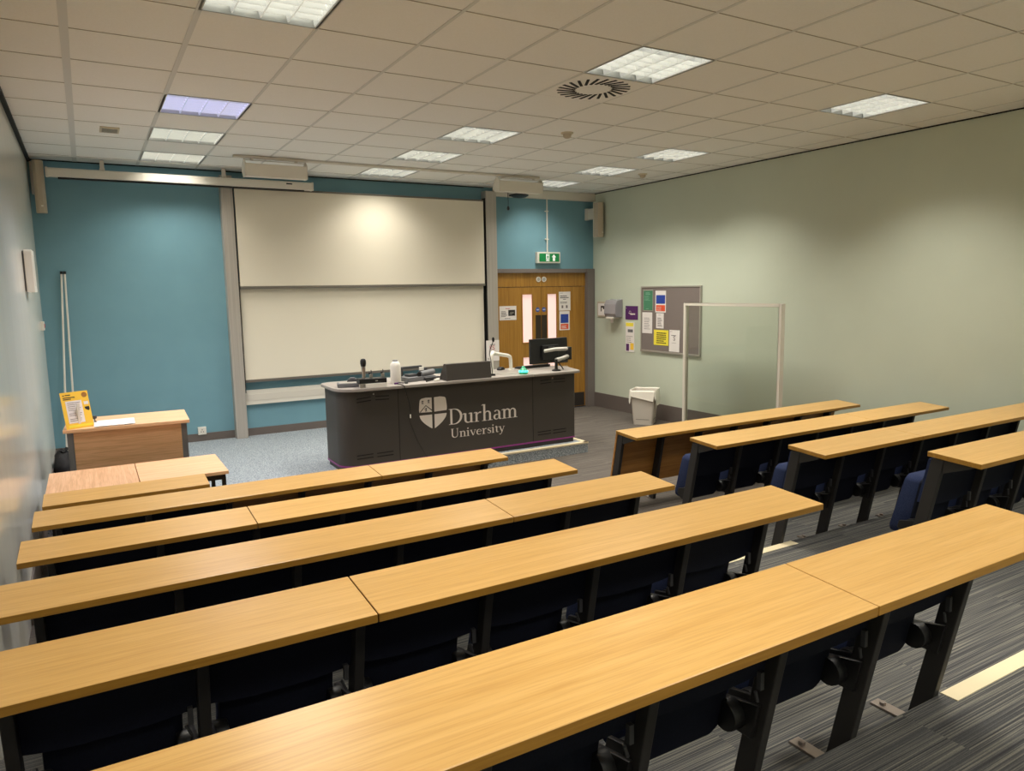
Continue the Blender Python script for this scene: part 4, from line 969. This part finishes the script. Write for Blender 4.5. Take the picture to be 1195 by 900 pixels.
# short front row at left
l0 = [.19, .53, .98]
make_row(0, XL0, 1.066, None, l0, 'short oak bench desk behind the low beech tables by the left wall', None, 'left', 'oak bench desks')
for i in range(1, 6):
    sp_ = .4535 if i < 5 else .447
    legs = [round(lastleg[i] - k*sp_, 4) for k in range(6, -1, -1)]
    make_row(i, XL0, XL1, splits[i], legs, 'oak bench desk left of the aisle, %s' % rowdesc[i], (1.1, XL1-.03) if i == 1 else None, 'left', 'oak bench desks')
    if i == 1: seats(i, legs[:3], 'the left front desk', 'left')
    else: seats(i, legs, 'the %s left long desk' % rowL[i], 'left')
rsplit = {1: None, 2: 5.96, 3: 5.184, 4: None}
rdesc = {1: 'frontmost, with a wooden front panel', 2: 'second from the front', 3: 'third from the front', 4: 'nearest of the four'}
rowR = {2: 'second', 3: 'third', 4: 'nearest'}
for i in range(1, 5):
    legs = [round(4.2 + k*.4465, 4) for k in range(7)]
    make_row(i, XR0, XR1, rsplit[i], legs, 'oak bench desk right of the aisle, %s' % rdesc[i], (XR0+.004, XR1-.02) if i == 1 else None, 'right', 'oak bench desks')
    if i > 1: seats(i, legs, 'the %s right desk' % rowR[i], 'right')

# ------------------------------------------------------------------ right side: screen and bin
t = thing('acrylic_screen', 'tall clear acrylic screen in a white frame standing by the right wall', 'screen', (6.88, -3.245, 0))
y0, y1, zt = -.765, .725, 1.665
f = MB(); fw = .034
f.box(-.03, .03, y0, y0+fw, .05, zt); f.box(-.03, .03, y1-fw, y1, .05, zt); f.box(-.03, .03, y0+fw, y1-fw, zt-fw, zt); f.box(-.03, .03, y0+fw, y1-fw, .05, .05+fw)
f.build('frame', 'whitepaint', t, bevel=.003)
B(-.003, .003, y0+fw, y1-fw, .05+fw, zt-fw).build('pane', 'acrylic', t)
for y in (y0+.02, y1-.02): B(-.2, .2, y-.025, y+.025, 0, .05).build('foot', 'whitepaint', t, bevel=.004)
t = thing('waste_bin', 'square white waste bin with a clear liner by the right wall', 'bin', (6.97, -1.66, 0), math.radians(38))
def rsq(h, z, r=.03, n=4): return [(a, b_, z) for a, b_ in roundrect(-h, h, -h, h, (r,)*4, n)]
rings = [rsq(.128, 0), rsq(.13, .03), rsq(.134, .05), rsq(.168, .45), rsq(.176, .455), rsq(.176, .47), rsq(.166, .47), rsq(.128, .03)]
n = len(rings[0]); b = MB().add([p for r in rings for p in r], [(i*n+k, i*n+(k+1) % n, (i+1)*n+(k+1) % n, (i+1)*n+k) for i in range(len(rings)-1) for k in range(n)] + [tuple(range(n))[::-1], tuple(range((len(rings)-1)*n, len(rings)*n))])
b.build('bin_body', 'bin', t, smooth=.6)
rr = random.Random(11); ln = MB(); rg = []
base = roundrect(-.179, .179, -.179, .179, (.035,)*4, 8); nb = len(base)
for lv, (z, sc) in enumerate(((.40, .93), (.474, .95), (.478, 1.0), (.455, 1.015), (.40, 1.01), (.34, 1.03))):
    for k, (a, b_) in enumerate(base):
        dz = (.05*math.sin(k*.55)+.03*math.sin(k*1.3)+rr.uniform(-.015, .015)) if lv == 5 else rr.uniform(-.006, .006)
        q = sc*(1 + (rr.uniform(0, .03) if lv >= 4 else 0)); rg.append((a*q, b_*q, z+dz))
ln.add(rg, [(i*nb+k, i*nb+(k+1) % nb, (i+1)*nb+(k+1) % nb, (i+1)*nb+k) for i in range(5) for k in range(nb)])
ln.build('liner', 'liner2', t, smooth=1.5)
rib = MB(); 
for s_ in (-1, 1): rib.box(-.09, .09, s_*.1345-.002, s_*.1345+.002, .07, .076); rib.box(s_*.1345-.002, s_*.1345+.002, -.09, .09, .07, .076)
rib.build('moulded_rib', 'rail', t)

# ------------------------------------------------------------------ world, camera, colour
w = bpy.data.worlds.new('World'); scn.world = w; w.use_nodes = True
w.node_tree.nodes['Background'].inputs[0].default_value = (.9, .92, 1, 1); w.node_tree.nodes['Background'].inputs[1].default_value = .02
cam = bpy.data.cameras.new('Camera'); co = bpy.data.objects.new('Camera', cam); COL.objects.link(co); scn.camera = co
yaw, pit, rol, f = .52518, .13172, -.01658, 848.69
cyw, syw, cp, sp_ = math.cos(yaw), math.sin(yaw), math.cos(pit), math.sin(pit)
F = Vector((syw*cp, cyw*cp, -sp_)); R = Vector((cyw, -syw, 0)); U = R.cross(F)
cr_, sr_ = math.cos(rol), math.sin(rol)
R2 = R*cr_ + U*sr_; U2 = -R*sr_ + U*cr_
mw = Matrix(((R2.x, U2.x, -F.x, .4179), (R2.y, U2.y, -F.y, -9.3241), (R2.z, U2.z, -F.z, 1.8702), (0, 0, 0, 1)))
co.matrix_world = mw
cam.sensor_width = 36; cam.lens = f/1195*36; cam.clip_start = .02; cam.clip_end = 60
scn.view_settings.view_transform = 'Standard'; scn.view_settings.look = 'None'; scn.view_settings.exposure = 0; scn.view_settings.gamma = 1
try:
    scn.cycles.use_denoising = True; scn.cycles.max_bounces = 8; scn.cycles.diffuse_bounces = 5; scn.cycles.sample_clamp_indirect = 6
except Exception: pass
